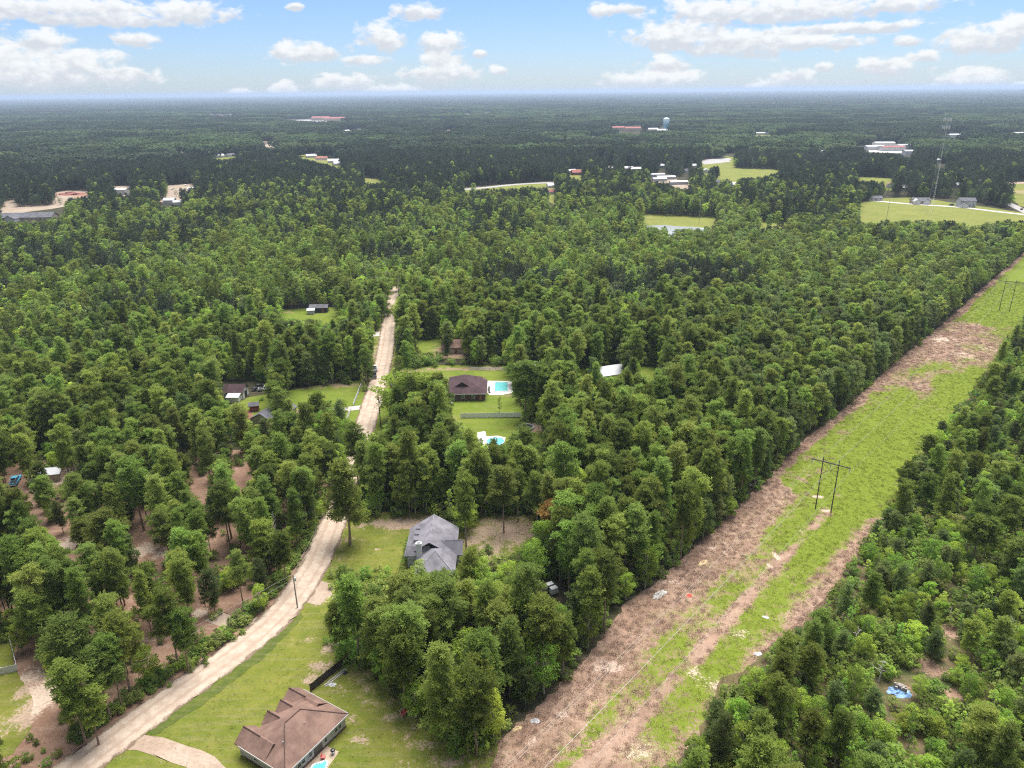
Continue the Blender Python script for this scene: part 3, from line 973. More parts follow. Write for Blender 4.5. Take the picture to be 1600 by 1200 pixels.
def blades(cent, axis, length, width, r):
    """One narrow fan per row: apex at the centre, wide end outwards."""
    n = len(cent)
    rnd = unit(r.normal(size=(n, 3)) * .55 + np.array([0, 0, 1.0]))
    side = unit(np.cross(axis, rnd))
    tip = cent + axis * length[:, None]
    V = np.empty((n, 3, 3))
    V[:, 0] = cent - axis * (length * .15)[:, None]
    V[:, 1] = tip + side * width[:, None]
    V[:, 2] = tip - side * width[:, None]
    return V.reshape(-1, 3), np.arange(n * 3).reshape(-1, 3)


def trunk_mesh(name, h, r0, mat, branches=(), bend=0.3, seed=0, top=0.96):
    r = random.Random(seed)
    mb = MB()
    bx, by = r.uniform(-bend, bend), r.uniform(-bend, bend)
    pts = []
    rad = []
    for i in range(6):
        t = i / 5 * top
        pts.append((bx * math.sin(t * 2.4), by * math.sin(t * 2.0), h * t - (0.25 if i == 0 else 0)))
        rad.append(r0 * (1.25 if i == 0 else (1 - 0.85 * t)))
    mb.tube(pts, rad, 6)
    for p, q, rr in branches:
        mid = (Vector(p) + Vector(q)) / 2 + Vector((0, 0, -0.05 * (Vector(q) - Vector(p)).length))
        mb.tube([p, mid, q], [rr, rr * .7, rr * .3], 3)
    return mb.mesh(name, mat)


def pine(seed, h=20.0, cb=0.5, rmax=3.4, nb=46, ncl=4, ntuft=9, nbl=6, blen=0.5, bw=0.10, shape='round', sparse=1.0):
    """Trunk with limbs, and a crown of needle tufts carried at the ends of the limbs."""
    r = np.random.default_rng(seed)
    br, C, A = [], [], []
    lean = r.normal(0, .25, 2)
    for i in range(nb):
        t = (i + r.uniform(0, 1)) / nb
        z = h * (cb + (0.97 - cb) * t)
        if shape == 'round':
            pr = (np.sin(np.pi * (0.24 + 0.70 * t)) ** 0.8)
        elif shape == 'cone':
            pr = (1 - t) ** 0.75 * 0.95 + 0.12
        else:
            pr = (0.55 + 0.6 * t) * (1 - max(0, t - .72) * 2.4)
        ln = max(rmax * pr * r.uniform(.38, 1.2), .35)
        a = i * 2.399 + r.uniform(-.5, .5)
        up = r.uniform(0.05, 0.42) + .45 * t
        d = np.array([math.cos(a), math.sin(a), up])
        p0 = np.array([lean[0] * t, lean[1] * t, z - 0.25 * ln])
        p1 = p0 + d * ln
        br.append((tuple(p0), tuple(p1), 0.05 + 0.012 * ln))
        for c in range(max(1, int(round(ncl * (0.45 + 0.65 * ln / rmax))))):
            s = r.uniform(.42, 1.05) if c else 1.0
            cc = p0 + d * ln * s + r.normal(0, 0.28, 3) * (1, 1, .6)
            k = max(2, int(ntuft * sparse * r.uniform(.6, 1.3)))
            tc_ = cc + r.normal(0, 1, (k, 3)) * np.array([0.50, 0.50, 0.22]) * (0.50 + 0.13 * rmax)
            C.append(tc_)
            o = unit(tc_ - np.array([0, 0, z - 1.2]))
            A.append(o)
    C = np.concatenate(C)
    A = np.concatenate(A)
    ce = np.repeat(C, nbl, 0)
    ax = np.repeat(A, nbl, 0) * 0.6 + np.array([0, 0, 0.12]) + r.normal(0, .6, (len(ce), 3))
    ax = unit(ax)
    n = len(ce)
    V, Fc = blades(ce, ax, blen * r.uniform(.65, 1.25, n), bw * r.uniform(.7, 1.3, n), r)
    tint = np.clip(np.repeat(r.uniform(0, 1, len(C)), nbl) * .65 + r.uniform(0, .35, n), 0, 1)
    return V, Fc, tint, br


def broadleaf(seed, h=13.0, cb=0.25, rx=3.2, nl=20, per=110, ls=0.42, upright=False):
    """Limbed trunk and a crown of leaf sprays heaped into uneven lobes."""
    r = np.random.default_rng(seed)
    br, Cs, Ns = [], [], []
    zc = h * (cb + 1) / 2
    hz = h * (1 - cb) / 2
    for i in range(nl):
        t = (i + .5) / nl
        zz = 1 - 2 * t
        a = i * 2.399 + r.uniform(-.4, .4)
        rr = math.sqrt(max(0, 1 - zz * zz))
        if upright:
            rr *= (0.55 + 0.45 * (0.5 - zz * .5))
        k = r.uniform(.42, .98)
        c = np.array([rx * rr * math.cos(a) * k, rx * rr * math.sin(a) * k, zc + hz * zz * .82 * r.uniform(.85, 1.1)])
        lr = rx * r.uniform(.20, .42) * (0.75 if upright else 1)
        br.append(((0, 0, max(h * .12, c[2] - 0.55 * math.hypot(c[0], c[1]) - 1.0)), tuple(c), 0.05))
        m = int(per * (lr / (rx * .37)) ** 2)
        d = unit(r.normal(size=(m, 3)) + np.array([0, 0, .35]))
        p = c + d * lr * np.array([1, 1, .8]) * r.uniform(.55, 1.12, (m, 1))
        Cs.append(p)
        Ns.append(unit(d * .7 + np.array([0, 0, .55]) + r.normal(0, .5, (m, 3))))
    p = np.concatenate(Cs)
    nn = np.concatenate(Ns)
    n = len(p)
    a = unit(np.cross(nn, unit(r.normal(size=(n, 3)))))
    b = np.cross(nn, a)
    s = ls * r.uniform(.55, 1.25, (n, 1))
    V = np.stack([p - a * s * .5, p - b * s * .32 + nn * s * .1, p + a * s * .55, p + b * s * .32 + nn * s * .1], 1).reshape(-1, 3)
    Fc = np.arange(n * 4).reshape(-1, 4)
    cell = np.repeat(r.uniform(0, 1, nl), [len(q) for q in Cs])
    tint = np.clip(cell * .5 + r.uniform(0, .5, n), 0, 1)
    return V, Fc, tint, br


def tri(Fc):
    return Fc if Fc.shape[1] == 3 else np.concatenate([Fc[:, [0, 1, 2]], Fc[:, [0, 2, 3]]])


def tri_t(Fc, t):
    return t if Fc.shape[1] == 3 else np.concatenate([t, t])


KIND = {}        # name -> list of (trunk mesh, crown mesh, reference height, crown radius)
PROTO = {}       # name -> list of joined meshes for the far woods


def add_kind(kind, lst, leafmat, barkmat, r0):
    KIND[kind] = []
    PROTO[kind] = []
    for i, (V, Fc, t, br, h, rad) in enumerate(lst):
        cm = tri_mesh('crown', V, Fc, [leafmat], t)
        tm = trunk_mesh('trunk', h, r0, barkmat, br, seed=i + len(kind))
        KIND[kind].append((tm, cm, h, rad))
        # joined copy for masses of trees
        tv = np.array([v.co for v in tm.vertices])
        tf = []
        for p in tm.polygons:
            q = list(p.vertices)
            for k in range(1, len(q) - 1):
                tf.append((q[0], q[k], q[k + 1]))
        tf = np.array(tf)
        f3 = tri(Fc)
        VV = np.concatenate([V, tv])
        FF = np.concatenate([f3, tf + len(V)])
        PROTO[kind].append(tri_mesh(kind, VV, FF, [leafmat, barkmat], np.concatenate([tri_t(Fc, t), np.full(len(tf), .5)]),
                                    np.concatenate([np.zeros(len(f3)), np.ones(len(tf))])))


def mk_pine(n, seed, **kw):
    return [(*pine(seed + i, **kw), kw.get('h', 20.0), kw.get('rmax', 3.4)) for i in range(n)]


def mk_leaf(n, seed, **kw):
    return [(*broadleaf(seed + i, **kw), kw.get('h', 13.0), kw.get('rx', 3.2)) for i in range(n)]


add_kind('tall_pine', mk_pine(3, 100, h=20.0, cb=.46, rmax=3.1, nb=36, ncl=5, ntuft=10, nbl=7, blen=.55, bw=.085) + mk_pine(3, 110, h=20.0, cb=.40, rmax=2.7, nb=38, ncl=5, ntuft=10, nbl=7, blen=.55, bw=.085, shape='top')
         + mk_pine(2, 120, h=20.0, cb=.32, rmax=2.9, nb=44, ncl=5, ntuft=10, nbl=7, blen=.55, bw=.085, shape='cone'), 'pine', 'bark', 0.22)
add_kind('young_pine', mk_pine(4, 130, h=13.0, cb=.24, rmax=2.2, nb=40, ncl=4, ntuft=8, nbl=7, blen=.48, bw=.08) + mk_pine(1, 140, h=13.0, cb=.16, rmax=2.3, nb=44, ncl=4, ntuft=8, nbl=7, shape='cone', blen=.48, bw=.08), 'young', 'bark', 0.14)
add_kind('broadleaf', mk_leaf(5, 150, h=13.0, cb=.14, rx=3.3, nl=30, per=105, ls=.44), 'leaf', 'grey_bark', 0.2)
add_kind('sapling', mk_leaf(4, 160, h=9.0, cb=.10, rx=1.6, nl=20, per=60, ls=.36, upright=True), 'sap', 'grey_bark', 0.08)
add_kind('rusty_pine', mk_pine(1, 170, h=15.0, cb=.25, rmax=3.4, nb=46, ncl=5, ntuft=9, nbl=6), 'rusty', 'bark', 0.2)
# coarser sets for the middle distance
add_kind('mid_pine', mk_pine(5, 200, h=20.0, cb=.40, rmax=2.9, nb=28, ncl=3, ntuft=6, nbl=4, blen=.75, bw=.2) + mk_pine(1, 210, h=20.0, cb=.36, rmax=2.7, nb=24, ncl=3, ntuft=4, nbl=4, blen=.8, bw=.2, shape='cone'), 'pine', 'bark', 0.24)
add_kind('mid_young', mk_pine(3, 220, h=13.0, cb=.2, rmax=2.2, nb=26, ncl=3, ntuft=6, nbl=4, blen=.65, bw=.18) + mk_pine(1, 225, h=13.0, cb=.15, rmax=2.2, nb=22, ncl=3, ntuft=4, nbl=4, blen=.7, bw=.18, shape='cone'), 'young', 'bark', 0.15)
add_kind('mid_leaf', mk_leaf(4, 230, h=13.0, cb=.12, rx=3.1, nl=20, per=44, ls=.75), 'leaf', 'grey_bark', 0.2)
add_kind('mid_sap', mk_leaf(4, 240, h=9.0, cb=.1, rx=1.6, nl=16, per=30, ls=.55, upright=True), 'sap', 'grey_bark', 0.1)
add_kind('mid_dark', mk_pine(3, 260, h=16.0, cb=.30, rmax=3.0, nb=24, ncl=3, ntuft=4, nbl=4, blen=.8, bw=.22) , 'far', 'bark', 0.2)  # far leaf colour again: painted cloud shade carried into the middle distance
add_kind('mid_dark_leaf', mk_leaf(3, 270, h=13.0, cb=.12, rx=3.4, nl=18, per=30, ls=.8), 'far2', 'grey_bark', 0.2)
add_kind('shrub', mk_leaf(4, 250, h=2.2, cb=.0, rx=1.4, nl=12, per=45, ls=.34), 'shrub', 'grey_bark', 0.04)


# ---- clump tiles for the far woods
def tile(seed, size, n, hmin, hmax, rmin, rmax, per, mat):
    r = np.random.default_rng(seed)
    Cs, T = [], []
    k = int(math.sqrt(n))
    gx, gy = np.meshgrid(np.arange(k), np.arange(k))
    x = ((gx + r.uniform(.1, .9, gx.shape)) / k - .5).ravel() * size
    y = ((gy + r.uniform(.1, .9, gy.shape)) / k - .5).ravel() * size
    Vs, tint = [], []
    for i in range(len(x)):
        h, rr = r.uniform(hmin, hmax), r.uniform(rmin, rmax)
        d = unit(r.normal(size=(per, 3)) + np.array([0, -.1, .5]))
        p = np.array([x[i], y[i], h - rr * 1.25]) + d * np.array([rr, rr, rr * 1.25]) * r.uniform(.75, 1.1, (per, 1))
        nn = unit(d * .7 + np.array([0, 0, .5]) + r.normal(0, .35, (per, 3)))
        a = unit(np.cross(nn, unit(r.normal(size=(per, 3)))))
        b = np.cross(nn, a)
        s = rr * r.uniform(.45, .85, (per, 1))
        Vs.append(np.stack([p - a * s, p - b * s * .6, p + a * s, p + b * s * .6], 1).reshape(-1, 3))
        tint.append(np.clip(r.uniform(0, .75) + r.uniform(0, .25, per), 0, 1))
    V = np.concatenate(Vs)
    return tri_mesh('clump', V, np.arange(len(V)).reshape(-1, 4), [mat], np.concatenate(tint))


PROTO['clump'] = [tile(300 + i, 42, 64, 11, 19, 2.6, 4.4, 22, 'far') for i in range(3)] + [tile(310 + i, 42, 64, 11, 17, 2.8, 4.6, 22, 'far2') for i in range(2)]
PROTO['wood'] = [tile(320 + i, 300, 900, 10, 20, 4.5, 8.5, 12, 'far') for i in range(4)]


# ---- geometry-node scatter for masses that cannot be counted
def scatter(name, kind, pos, rot, scl, idx, label, cat):
    if len(pos) == 0:
        return None
    cname = 'set_' + kind
    c = bpy.data.collections.get(cname)
    if c is None:
        c = bpy.data.collections.new(cname)
        for i, me in enumerate(PROTO[kind]):
            c.objects.link(bpy.data.objects.new('%s_%02d' % (kind, i), me))
    me = bpy.data.meshes.new(name)
    me.vertices.add(len(pos))
    me.vertices.foreach_set('co', np.asarray(pos, np.float32).ravel())
    a = me.attributes.new('spin', 'FLOAT_VECTOR', 'POINT')
    rv = np.zeros((len(pos), 3), np.float32)
    rv[:, 2] = rot
    a.data.foreach_set('vector', rv.ravel())
    a = me.attributes.new('size', 'FLOAT_VECTOR', 'POINT')
    a.data.foreach_set('vector', np.asarray(scl, np.float32).ravel())
    a = me.attributes.new('pick', 'INT', 'POINT')
    a.data.foreach_set('value', np.asarray(idx, np.int32))
    me.update()
    o = link(bpy.data.objects.new(name, me))
    ng = bpy.data.node_groups.new('scatter_' + name, 'GeometryNodeTree')
    ng.interface.new_socket('Geometry', in_out='INPUT', socket_type='NodeSocketGeometry')
    ng.interface.new_socket('Geometry', in_out='OUTPUT', socket_type='NodeSocketGeometry')
    gi = ng.nodes.new('NodeGroupInput')
    go = ng.nodes.new('NodeGroupOutput')
    ip = ng.nodes.new('GeometryNodeInstanceOnPoints')
    ci = ng.nodes.new('GeometryNodeCollectionInfo')
    ci.inputs['Collection'].default_value = c
    ci.inputs['Separate Children'].default_value = True
    ci.inputs['Reset Children'].default_value = True
    ip.inputs['Pick Instance'].default_value = True

    def na(nm, typ):
        q = ng.nodes.new('GeometryNodeInputNamedAttribute')
        q.data_type = typ
        q.inputs['Name'].default_value = nm
        return q.outputs['Attribute']
    ng.links.new(gi.outputs[0], ip.inputs['Points'])
    ng.links.new(ci.outputs[0], ip.inputs['Instance'])
    ng.links.new(na('pick', 'INT'), ip.inputs['Instance Index'])
    ng.links.new(na('spin', 'FLOAT_VECTOR'), ip.inputs['Rotation'])
    ng.links.new(na('size', 'FLOAT_VECTOR'), ip.inputs['Scale'])
    ng.links.new(ip.outputs[0], go.inputs[0])
    md = o.modifiers.new('scatter', 'NODES')
    md.node_group = ng
    props(o, label, cat, None, 'stuff')
    return o


# ---- where the photograph shows open ground (pixels): no tree may cover it
KEEP = [
    # dirt road
    [(140, 1180), (238, 1090), (335, 1030), (418, 965), (468, 892), (498, 825), (515, 785), (532, 775), (548, 790), (530, 830), (505, 905), (500, 945), (462, 960), (400, 1011), (300, 1087), (215, 1143)],
    [(554, 671), (574, 612), (588, 560), (594, 522), (604, 490), (614, 490), (616, 520), (614, 560), (602, 610), (585, 672)],
    [(611, 449), (622, 449), (619, 466), (613, 470)],
    # yard of the brown-roofed house
    [(215, 1143), (300, 1087), (400, 1011), (462, 958), (498, 945), (500, 965), (502, 1000), (520, 1026), (548, 1040), (575, 1062), (605, 1090), (640, 1120), (680, 1150), (720, 1185), (740, 1200), (730, 1260), (0, 1260), (100, 1190)],
    # yard and roof of the grey house
    [(508, 892), (520, 850), (536, 824), (560, 812), (590, 808), (645, 806), (680, 806), (712, 826), (724, 840), (724, 872), (712, 882), (690, 892), (672, 888), (655, 872), (640, 876), (622, 890), (606, 885), (590, 882), (560, 878), (525, 882)],
    [(726, 838), (740, 834), (742, 852), (726, 858)], [(748, 808), (830, 806), (832, 840), (800, 852), (760, 850), (745, 830)],
    [(848, 908), (870, 908), (884, 920), (870, 938), (850, 935)],
    # brick house, pool, fence, lawn
    [(700, 582), (720, 576), (762, 578), (800, 592), (798, 616), (818, 642), (812, 658), (790, 690), (765, 686), (752, 674), (720, 660), (704, 640), (710, 622), (700, 600)],
    [(750, 673), (764, 673), (764, 684), (752, 686)], [(832, 655), (846, 662), (846, 690), (826, 688)],
    [(625, 574), (700, 572), (792, 572), (792, 588), (640, 588)],
    [(590, 632), (608, 590), (612, 600), (606, 660), (590, 672), (580, 672)],
    [(824, 566), (840, 566), (840, 578), (824, 578)], [(934, 574), (952, 570), (974, 574), (970, 582), (948, 590)], [(994, 572), (1030, 572), (1022, 590), (1004, 586)], [(900, 576), (920, 574), (920, 584), (906, 586)],
    # yard left of the road
    [(346, 596), (392, 596), (420, 600), (420, 612), (404, 618), (404, 630), (424, 624), (424, 645), (404, 652), (386, 654), (384, 634), (346, 624)],
    [(448, 608), (500, 603), (562, 598), (568, 604), (556, 634), (548, 655), (540, 654), (546, 634), (530, 616), (520, 632), (500, 615), (490, 615), (462, 630)],
    [(536, 634), (556, 632), (556, 642), (534, 643)], [(462, 635), (480, 635), (472, 650)],
    # small clearing with sheds
    [(440, 484), (530, 480), (528, 492), (512, 502), (500, 498), (474, 499), (460, 495), (444, 494)],
    [(585, 518), (600, 516), (600, 560), (584, 562), (586, 534)], [(614, 530), (618, 530), (616, 560), (612, 556)],
    # glimpses between the trunks
    [(549, 696), (555, 692), (547, 738), (541, 744)], [(536, 752), (544, 748), (540, 772), (530, 776)],
    [(704, 540), (722, 546), (728, 560), (708, 560)], [(764, 527), (782, 526), (780, 533), (766, 534)], [(652, 532), (694, 530), (690, 548), (656, 552)],
    # open pine stand
    [(302, 750), (322, 740), (326, 762), (306, 778)], [(360, 734), (380, 732), (384, 750), (364, 758)], [(210, 842), (236, 838), (262, 866), (250, 880), (214, 878)],
    [(336, 848), (354, 852), (358, 874), (342, 878)], [(212, 796), (222, 796), (228, 826), (214, 826)], [(96, 838), (120, 826), (118, 862), (98, 868)], [(80, 738), (98, 735), (98, 756), (66, 756)], [(14, 738), (38, 738), (34, 762), (14, 762)],
    [(300, 948), (322, 946), (322, 966), (302, 968)], [(352, 966), (385, 962), (395, 974), (362, 986)], [(0, 1005), (26, 1005), (30, 1050), (80, 1090), (98, 1140), (0, 1150)], [(214, 996), (240, 998), (236, 1010), (214, 1008)],
    # clearing under the power line
    [(728, 1212), (760, 1172), (832, 1112), (900, 1046), (944, 992), (972, 950), (1040, 898), (1090, 850), (1150, 797), (1200, 748), (1250, 694), (1330, 630), (1390, 574), (1440, 533), (1490, 492), (1540, 446), (1600, 398), (1640, 370), (1640, 470), (1600, 492),
     (1572, 520), (1552, 560), (1520, 600), (1482, 645), (1440, 690), (1405, 742), (1380, 800), (1342, 850), (1318, 892), (1285, 945), (1240, 985), (1200, 1012), (1150, 1045), (1118, 1062), (1104, 1110), (1090, 1150), (1040, 1180), (1000, 1200), (980, 1260), (700, 1260)],
    # thicket openings
    [(1438, 1030), (1472, 1040), (1468, 1060), (1440, 1052)], [(1388, 1064), (1410, 1064), (1424, 1076), (1418, 1094), (1396, 1090)], [(1478, 1078), (1500, 1074), (1500, 1092), (1478, 1092)], [(1484, 985), (1500, 975), (1492, 1005), (1482, 1005)],
    # far openings
    [(1005, 335), (1120, 341), (1118, 352), (1060, 356), (1020, 350), (1006, 346)], [(1184, 347), (1230, 349), (1230, 354), (1184, 353)], [(1044, 357), (1056, 358), (1055, 363), (1045, 362)],
    [(1124, 262), (1210, 265), (1225, 268), (1190, 275), (1128, 280), (1124, 270)], [(1095, 252), (1115, 246), (1142, 236), (1148, 250), (1140, 258), (1100, 260)], [(1340, 276), (1396, 279), (1394, 284), (1342, 282)],
    [(1342, 318), (1380, 309), (1430, 308), (1500, 312), (1580, 328), (1610, 334), (1610, 346), (1560, 342), (1530, 350), (1480, 344), (1440, 342), (1345, 346)],
    [(1582, 292), (1620, 288), (1620, 340), (1588, 326)], [(1570, 283), (1620, 282), (1620, 288), (1570, 288)],
    [(80, 303), (110, 297), (140, 299), (138, 307), (96, 308)], [(176, 291), (204, 290), (204, 302), (184, 303)], [(258, 290), (302, 287), (304, 293), (264, 295)], [(248, 312), (284, 311), (284, 320), (250, 320)], [(6, 316), (24, 312), (24, 318), (8, 321)], [(0, 326), (60, 322), (100, 320), (98, 334), (60, 344), (0, 344)],
    [(404, 220), (428, 220), (430, 233), (408, 234)], [(336, 243), (368, 241), (368, 247), (338, 249)], [(462, 241), (500, 243), (532, 252), (533, 262), (500, 254), (466, 246)], [(568, 277), (596, 281), (596, 286), (570, 286)],
    [(720, 296), (735, 299), (740, 302), (722, 292), (810, 286), (868, 282), (866, 290), (800, 293), (740, 297)], [(856, 296), (868, 296), (868, 318), (858, 316)], [(888, 264), (910, 264), (908, 280), (890, 276)], [(1016, 272), (1050, 272), (1078, 284), (1076, 296), (1044, 286), (1018, 282)],
    [(946, 258), (960, 258), (960, 262), (946, 262)], [(973, 259), (1003, 260), (1003, 265), (976, 263)], [(1350, 224), (1424, 225), (1424, 246), (1412, 246), (1408, 240), (1352, 238)], [(488, 183), (537, 182), (537, 189), (490, 190)], [(440, 186), (505, 186), (505, 191), (470, 191)], [(954, 197), (1003, 196), (1003, 204), (956, 203)], [(1035, 190), (1046, 190), (1046, 205), (1018, 206), (1018, 203), (1034, 203)],
    [(1172, 207), (1206, 207), (1206, 212), (1170, 213)], [(1476, 208), (1506, 208), (1504, 216), (1478, 216)], [(1588, 202), (1605, 202), (1605, 212), (1588, 212)],
    [(1312, 232), (1324, 232), (1322, 238), (1312, 238)], [(1462, 248), (1478, 248), (1478, 264), (1464, 262)],
]


def covers(x, y, h, rad, side=0.7):
    """True where a tree at (x, y) would stand in front of open ground."""
    bad = np.zeros(x.shape, bool)
    for fz in (0.0, .2, .4, .6, .8, .97):
        w = rad * side * (0.15 if fz < .3 else (1.0 if fz < .9 else .4))
        for sx in (-1, 0, 1):
            px, py = P(x + sx * w, y, h * fz)
            for poly, (bx0, bx1, by0, by1) in KEEPB:
                near = (px > bx0) & (px < bx1) & (py > by0) & (py < by1) & ~bad
                if near.any():
                    ii = np.nonzero(near)[0]
                    bad[ii] |= inpoly(px[ii], py[ii], poly)
    return bad


SPECKS = [(1085, 262), (1072, 270), (1103, 270), (1258, 236), (1285, 238), (1215, 232), (1190, 238), (1165, 232), (1110, 226), (985, 214), (930, 216), (1540, 206), (1560, 214), (1530, 287), (1495, 293),
          (1390, 293), (1412, 297), (640, 303), (270, 244), (290, 241), (730, 180), (760, 178), (330, 181), (345, 181), (360, 181), (1120, 288), (1145, 292), (700, 206), (540, 206), (560, 204), (1035, 262), (940, 244)]
KEEP += [[(a - 5, b - 4), (a + 5, b - 4), (a + 4, b + .5), (a - 4, b + .5)] for a, b in SPECKS]
KEEPB = [(p, (min(q[0] for q in p), max(q[0] for q in p), min(q[1] for q in p), max(q[1] for q in p))) for p in KEEP]
THICKET = [(1700, 380), (1600, 470), (1480, 650), (1380, 800), (1300, 960), (1100, 1090), (980, 1220), (940, 1900), (3200, 1900), (3200, 380)]
OPEN_R = [(-600, 745), (60, 705), (200, 700), (430, 692), (530, 742), (528, 775), (505, 830), (470, 896), (425, 950), (352, 1018), (262, 1082), (178, 1143), (0, 1260), (-600, 1600)]
BLOCK = [(500, 890), (700, 890), (760, 845), (900, 800), (1110, 810), (1080, 860), (970, 950), (830, 1112), (720, 1220), (640, 1130), (500, 1030)]
PLANT = [(1030, 350), (1320, 352), (1700, 330), (1600, 394), (1440, 533), (1330, 630), (1210, 735), (1130, 640), (1050, 520)]
MIXED = [(-900, 330), (640, 300), (1000, 350), (1060, 560), (880, 545), (650, 480), (600, 470), (590, 540), (560, 590), (440, 600), (330, 610), (-900, 720)]
GROVE = [(470, 700), (560, 690), (640, 700), (900, 690), (1090, 640), (1200, 750), (1110, 830), (900, 790), (740, 800), (560, 800), (530, 740)]

cand = []


def ring_points(d0, d1, step, halfang):
    xs = np.arange(-d1, d1, step)
    ys = np.arange(-20, d1, step)
    gx, gy = np.meshgrid(xs, ys)
    gx = gx.ravel() + rng.uniform(-.46, .46, gx.size) * step
    gy = gy.ravel() + rng.uniform(-.46, .46, gy.size) * step
    d = np.hypot(gx, gy)
    a = np.abs(np.arctan2(gx, gy + 45))
    k = (d >= d0) & (d < d1) & (a < halfang) & (gy > 48)
    return gx[k], gy[k]


def species(x, y):
    """kind index, height for woods at ground points: 0 tall pine 1 young pine 2 broadleaf 3 sapling."""
    n = len(x)
    px, py = P(x, y, 0.0)
    u = rng.uniform(0, 1, n)
    v = rng.uniform(0, 1, n)
    st = fbm(x / 55, y / 55, 77)
    sp2 = fbm(x / 22, y / 22, 91)
    kind = np.where(u < 0.44, 0, np.where(u < .62, 1, np.where(u < .90, 2, 3)))
    h = np.where(kind == 0, 14 + 5 * v, np.where(kind == 1, 10 + 4 * v, np.where(kind == 2, 8.5 + 4.5 * v, 7 + 4 * v)))

    def put(m, probs, hs):
        nonlocal kind, h
        c = np.cumsum(probs)
        k = np.searchsorted(c, u * c[-1])
        hh = np.zeros(n)
        for i, (a, b) in enumerate(hs):
            hh = np.where(k == i, a + (b - a) * v, hh)
        kind = np.where(m, k, kind)
        h = np.where(m, hh, h)
    m = inpoly(px, py, MIXED)
    put(m & (st < .5), (.10, .22, .34, .34), ((13, 17), (9, 13), (8, 12), (7.5, 12)))
    put(m & (st >= .5), (.28, .26, .28, .18), ((13, 18), (9, 13), (8, 12), (7.5, 11.5)))
    m = inpoly(px, py, PLANT)
    put(m, (.30, .56, .06, .08), ((13.5, 17), (11.5, 14.5), (9, 12), (9, 12)))
    m = inpoly(px, py, GROVE)
    put(m, (.62, .12, .22, .04), ((15, 20), (9, 13), (8, 12), (6, 9)))
    m = inpoly(px, py, BLOCK)
    put(m, (.58, .10, .28, .04), ((14.5, 20), (8, 12), (8, 12.5), (5, 8)))
    m = inpoly(px, py, OPEN_R)
    put(m, (.56, .16, .18, .10), ((13, 19), (7, 11), (4, 8), (3.5, 6.5)))
    m = inpoly(px, py, THICKET)
    put(m & (sp2 < .52), (.06, .16, .38, .40), ((10, 13), (5, 8.5), (3.5, 7), (3.5, 7)))
    put(m & (sp2 >= .52), (.22, .24, .30, .24), ((11, 14.5), (6.5, 10), (4, 7.5), (4, 7.5)))
    m = y > 620
    put(m & (st < .47), (.22, .20, .44, .14), ((14, 18), (10, 14), (9, 13), (8, 11)))
    put(m & (st >= .47), (.62, .20, .14, .04), ((14, 19), (11, 15), (9, 13), (8, 11)))
    return kind, h


KN = ['tall_pine', 'young_pine', 'broadleaf', 'sapling']
REF_H = {'tall_pine': 20.0, 'young_pine': 13.0, 'broadleaf': 13.0, 'sapling': 9.0}
REF_R = {'tall_pine': 3.4, 'young_pine': 2.4, 'broadleaf': 3.5, 'sapling': 1.75}


def make_ring(d0, d1, step, halfang):
    x, y = ring_points(d0, d1, step, halfang)
    kind, h = species(x, y)
    # sparser stands
    px, py = P(x, y, 0.0)
    op = inpoly(px, py, OPEN_R)
    keep = np.ones(len(x), bool)
    keep &= ~(op & (rng.uniform(0, 1, len(x)) < 0.40))
    th = inpoly(px, py, THICKET)
    keep &= ~(th & (fbm(x / 9, y / 9, 5) < 0.36))
    nst = inpoly(px, py, BLOCK)
    keep &= ~(nst & (rng.uniform(0, 1, len(x)) < .34))
    x, y, kind, h = x[keep], y[keep], kind[keep], h[keep]
    h = h * rng.uniform(.80, 1.14, len(x))
    refh = np.array([REF_H[k] for k in KN])[kind]
    refr = np.array([REF_R[k] for k in KN])[kind]
    w = rng.uniform(.85, 1.2, len(x)) * (0.35 + 0.65 * h / refh)
    px, py = P(x, y, 0.0)
    near_st = inpoly(px, py, BLOCK)
    w = w * np.where(kind == 0, np.where(near_st, .98, .86), np.where(near_st, .90, .82))
    rad = refr * w
    bad = covers(x, y, h, rad)
    x, y, kind, h, w, rad = (q[~bad] for q in (x, y, kind, h, w, rad))
    return x, y, kind, h / np.array([REF_H[k] for k in KN])[kind], w, h, rad


nx, ny, nk, nsz, nsw, nh, nrad = make_ring(0, 360, 3.0, R(49))

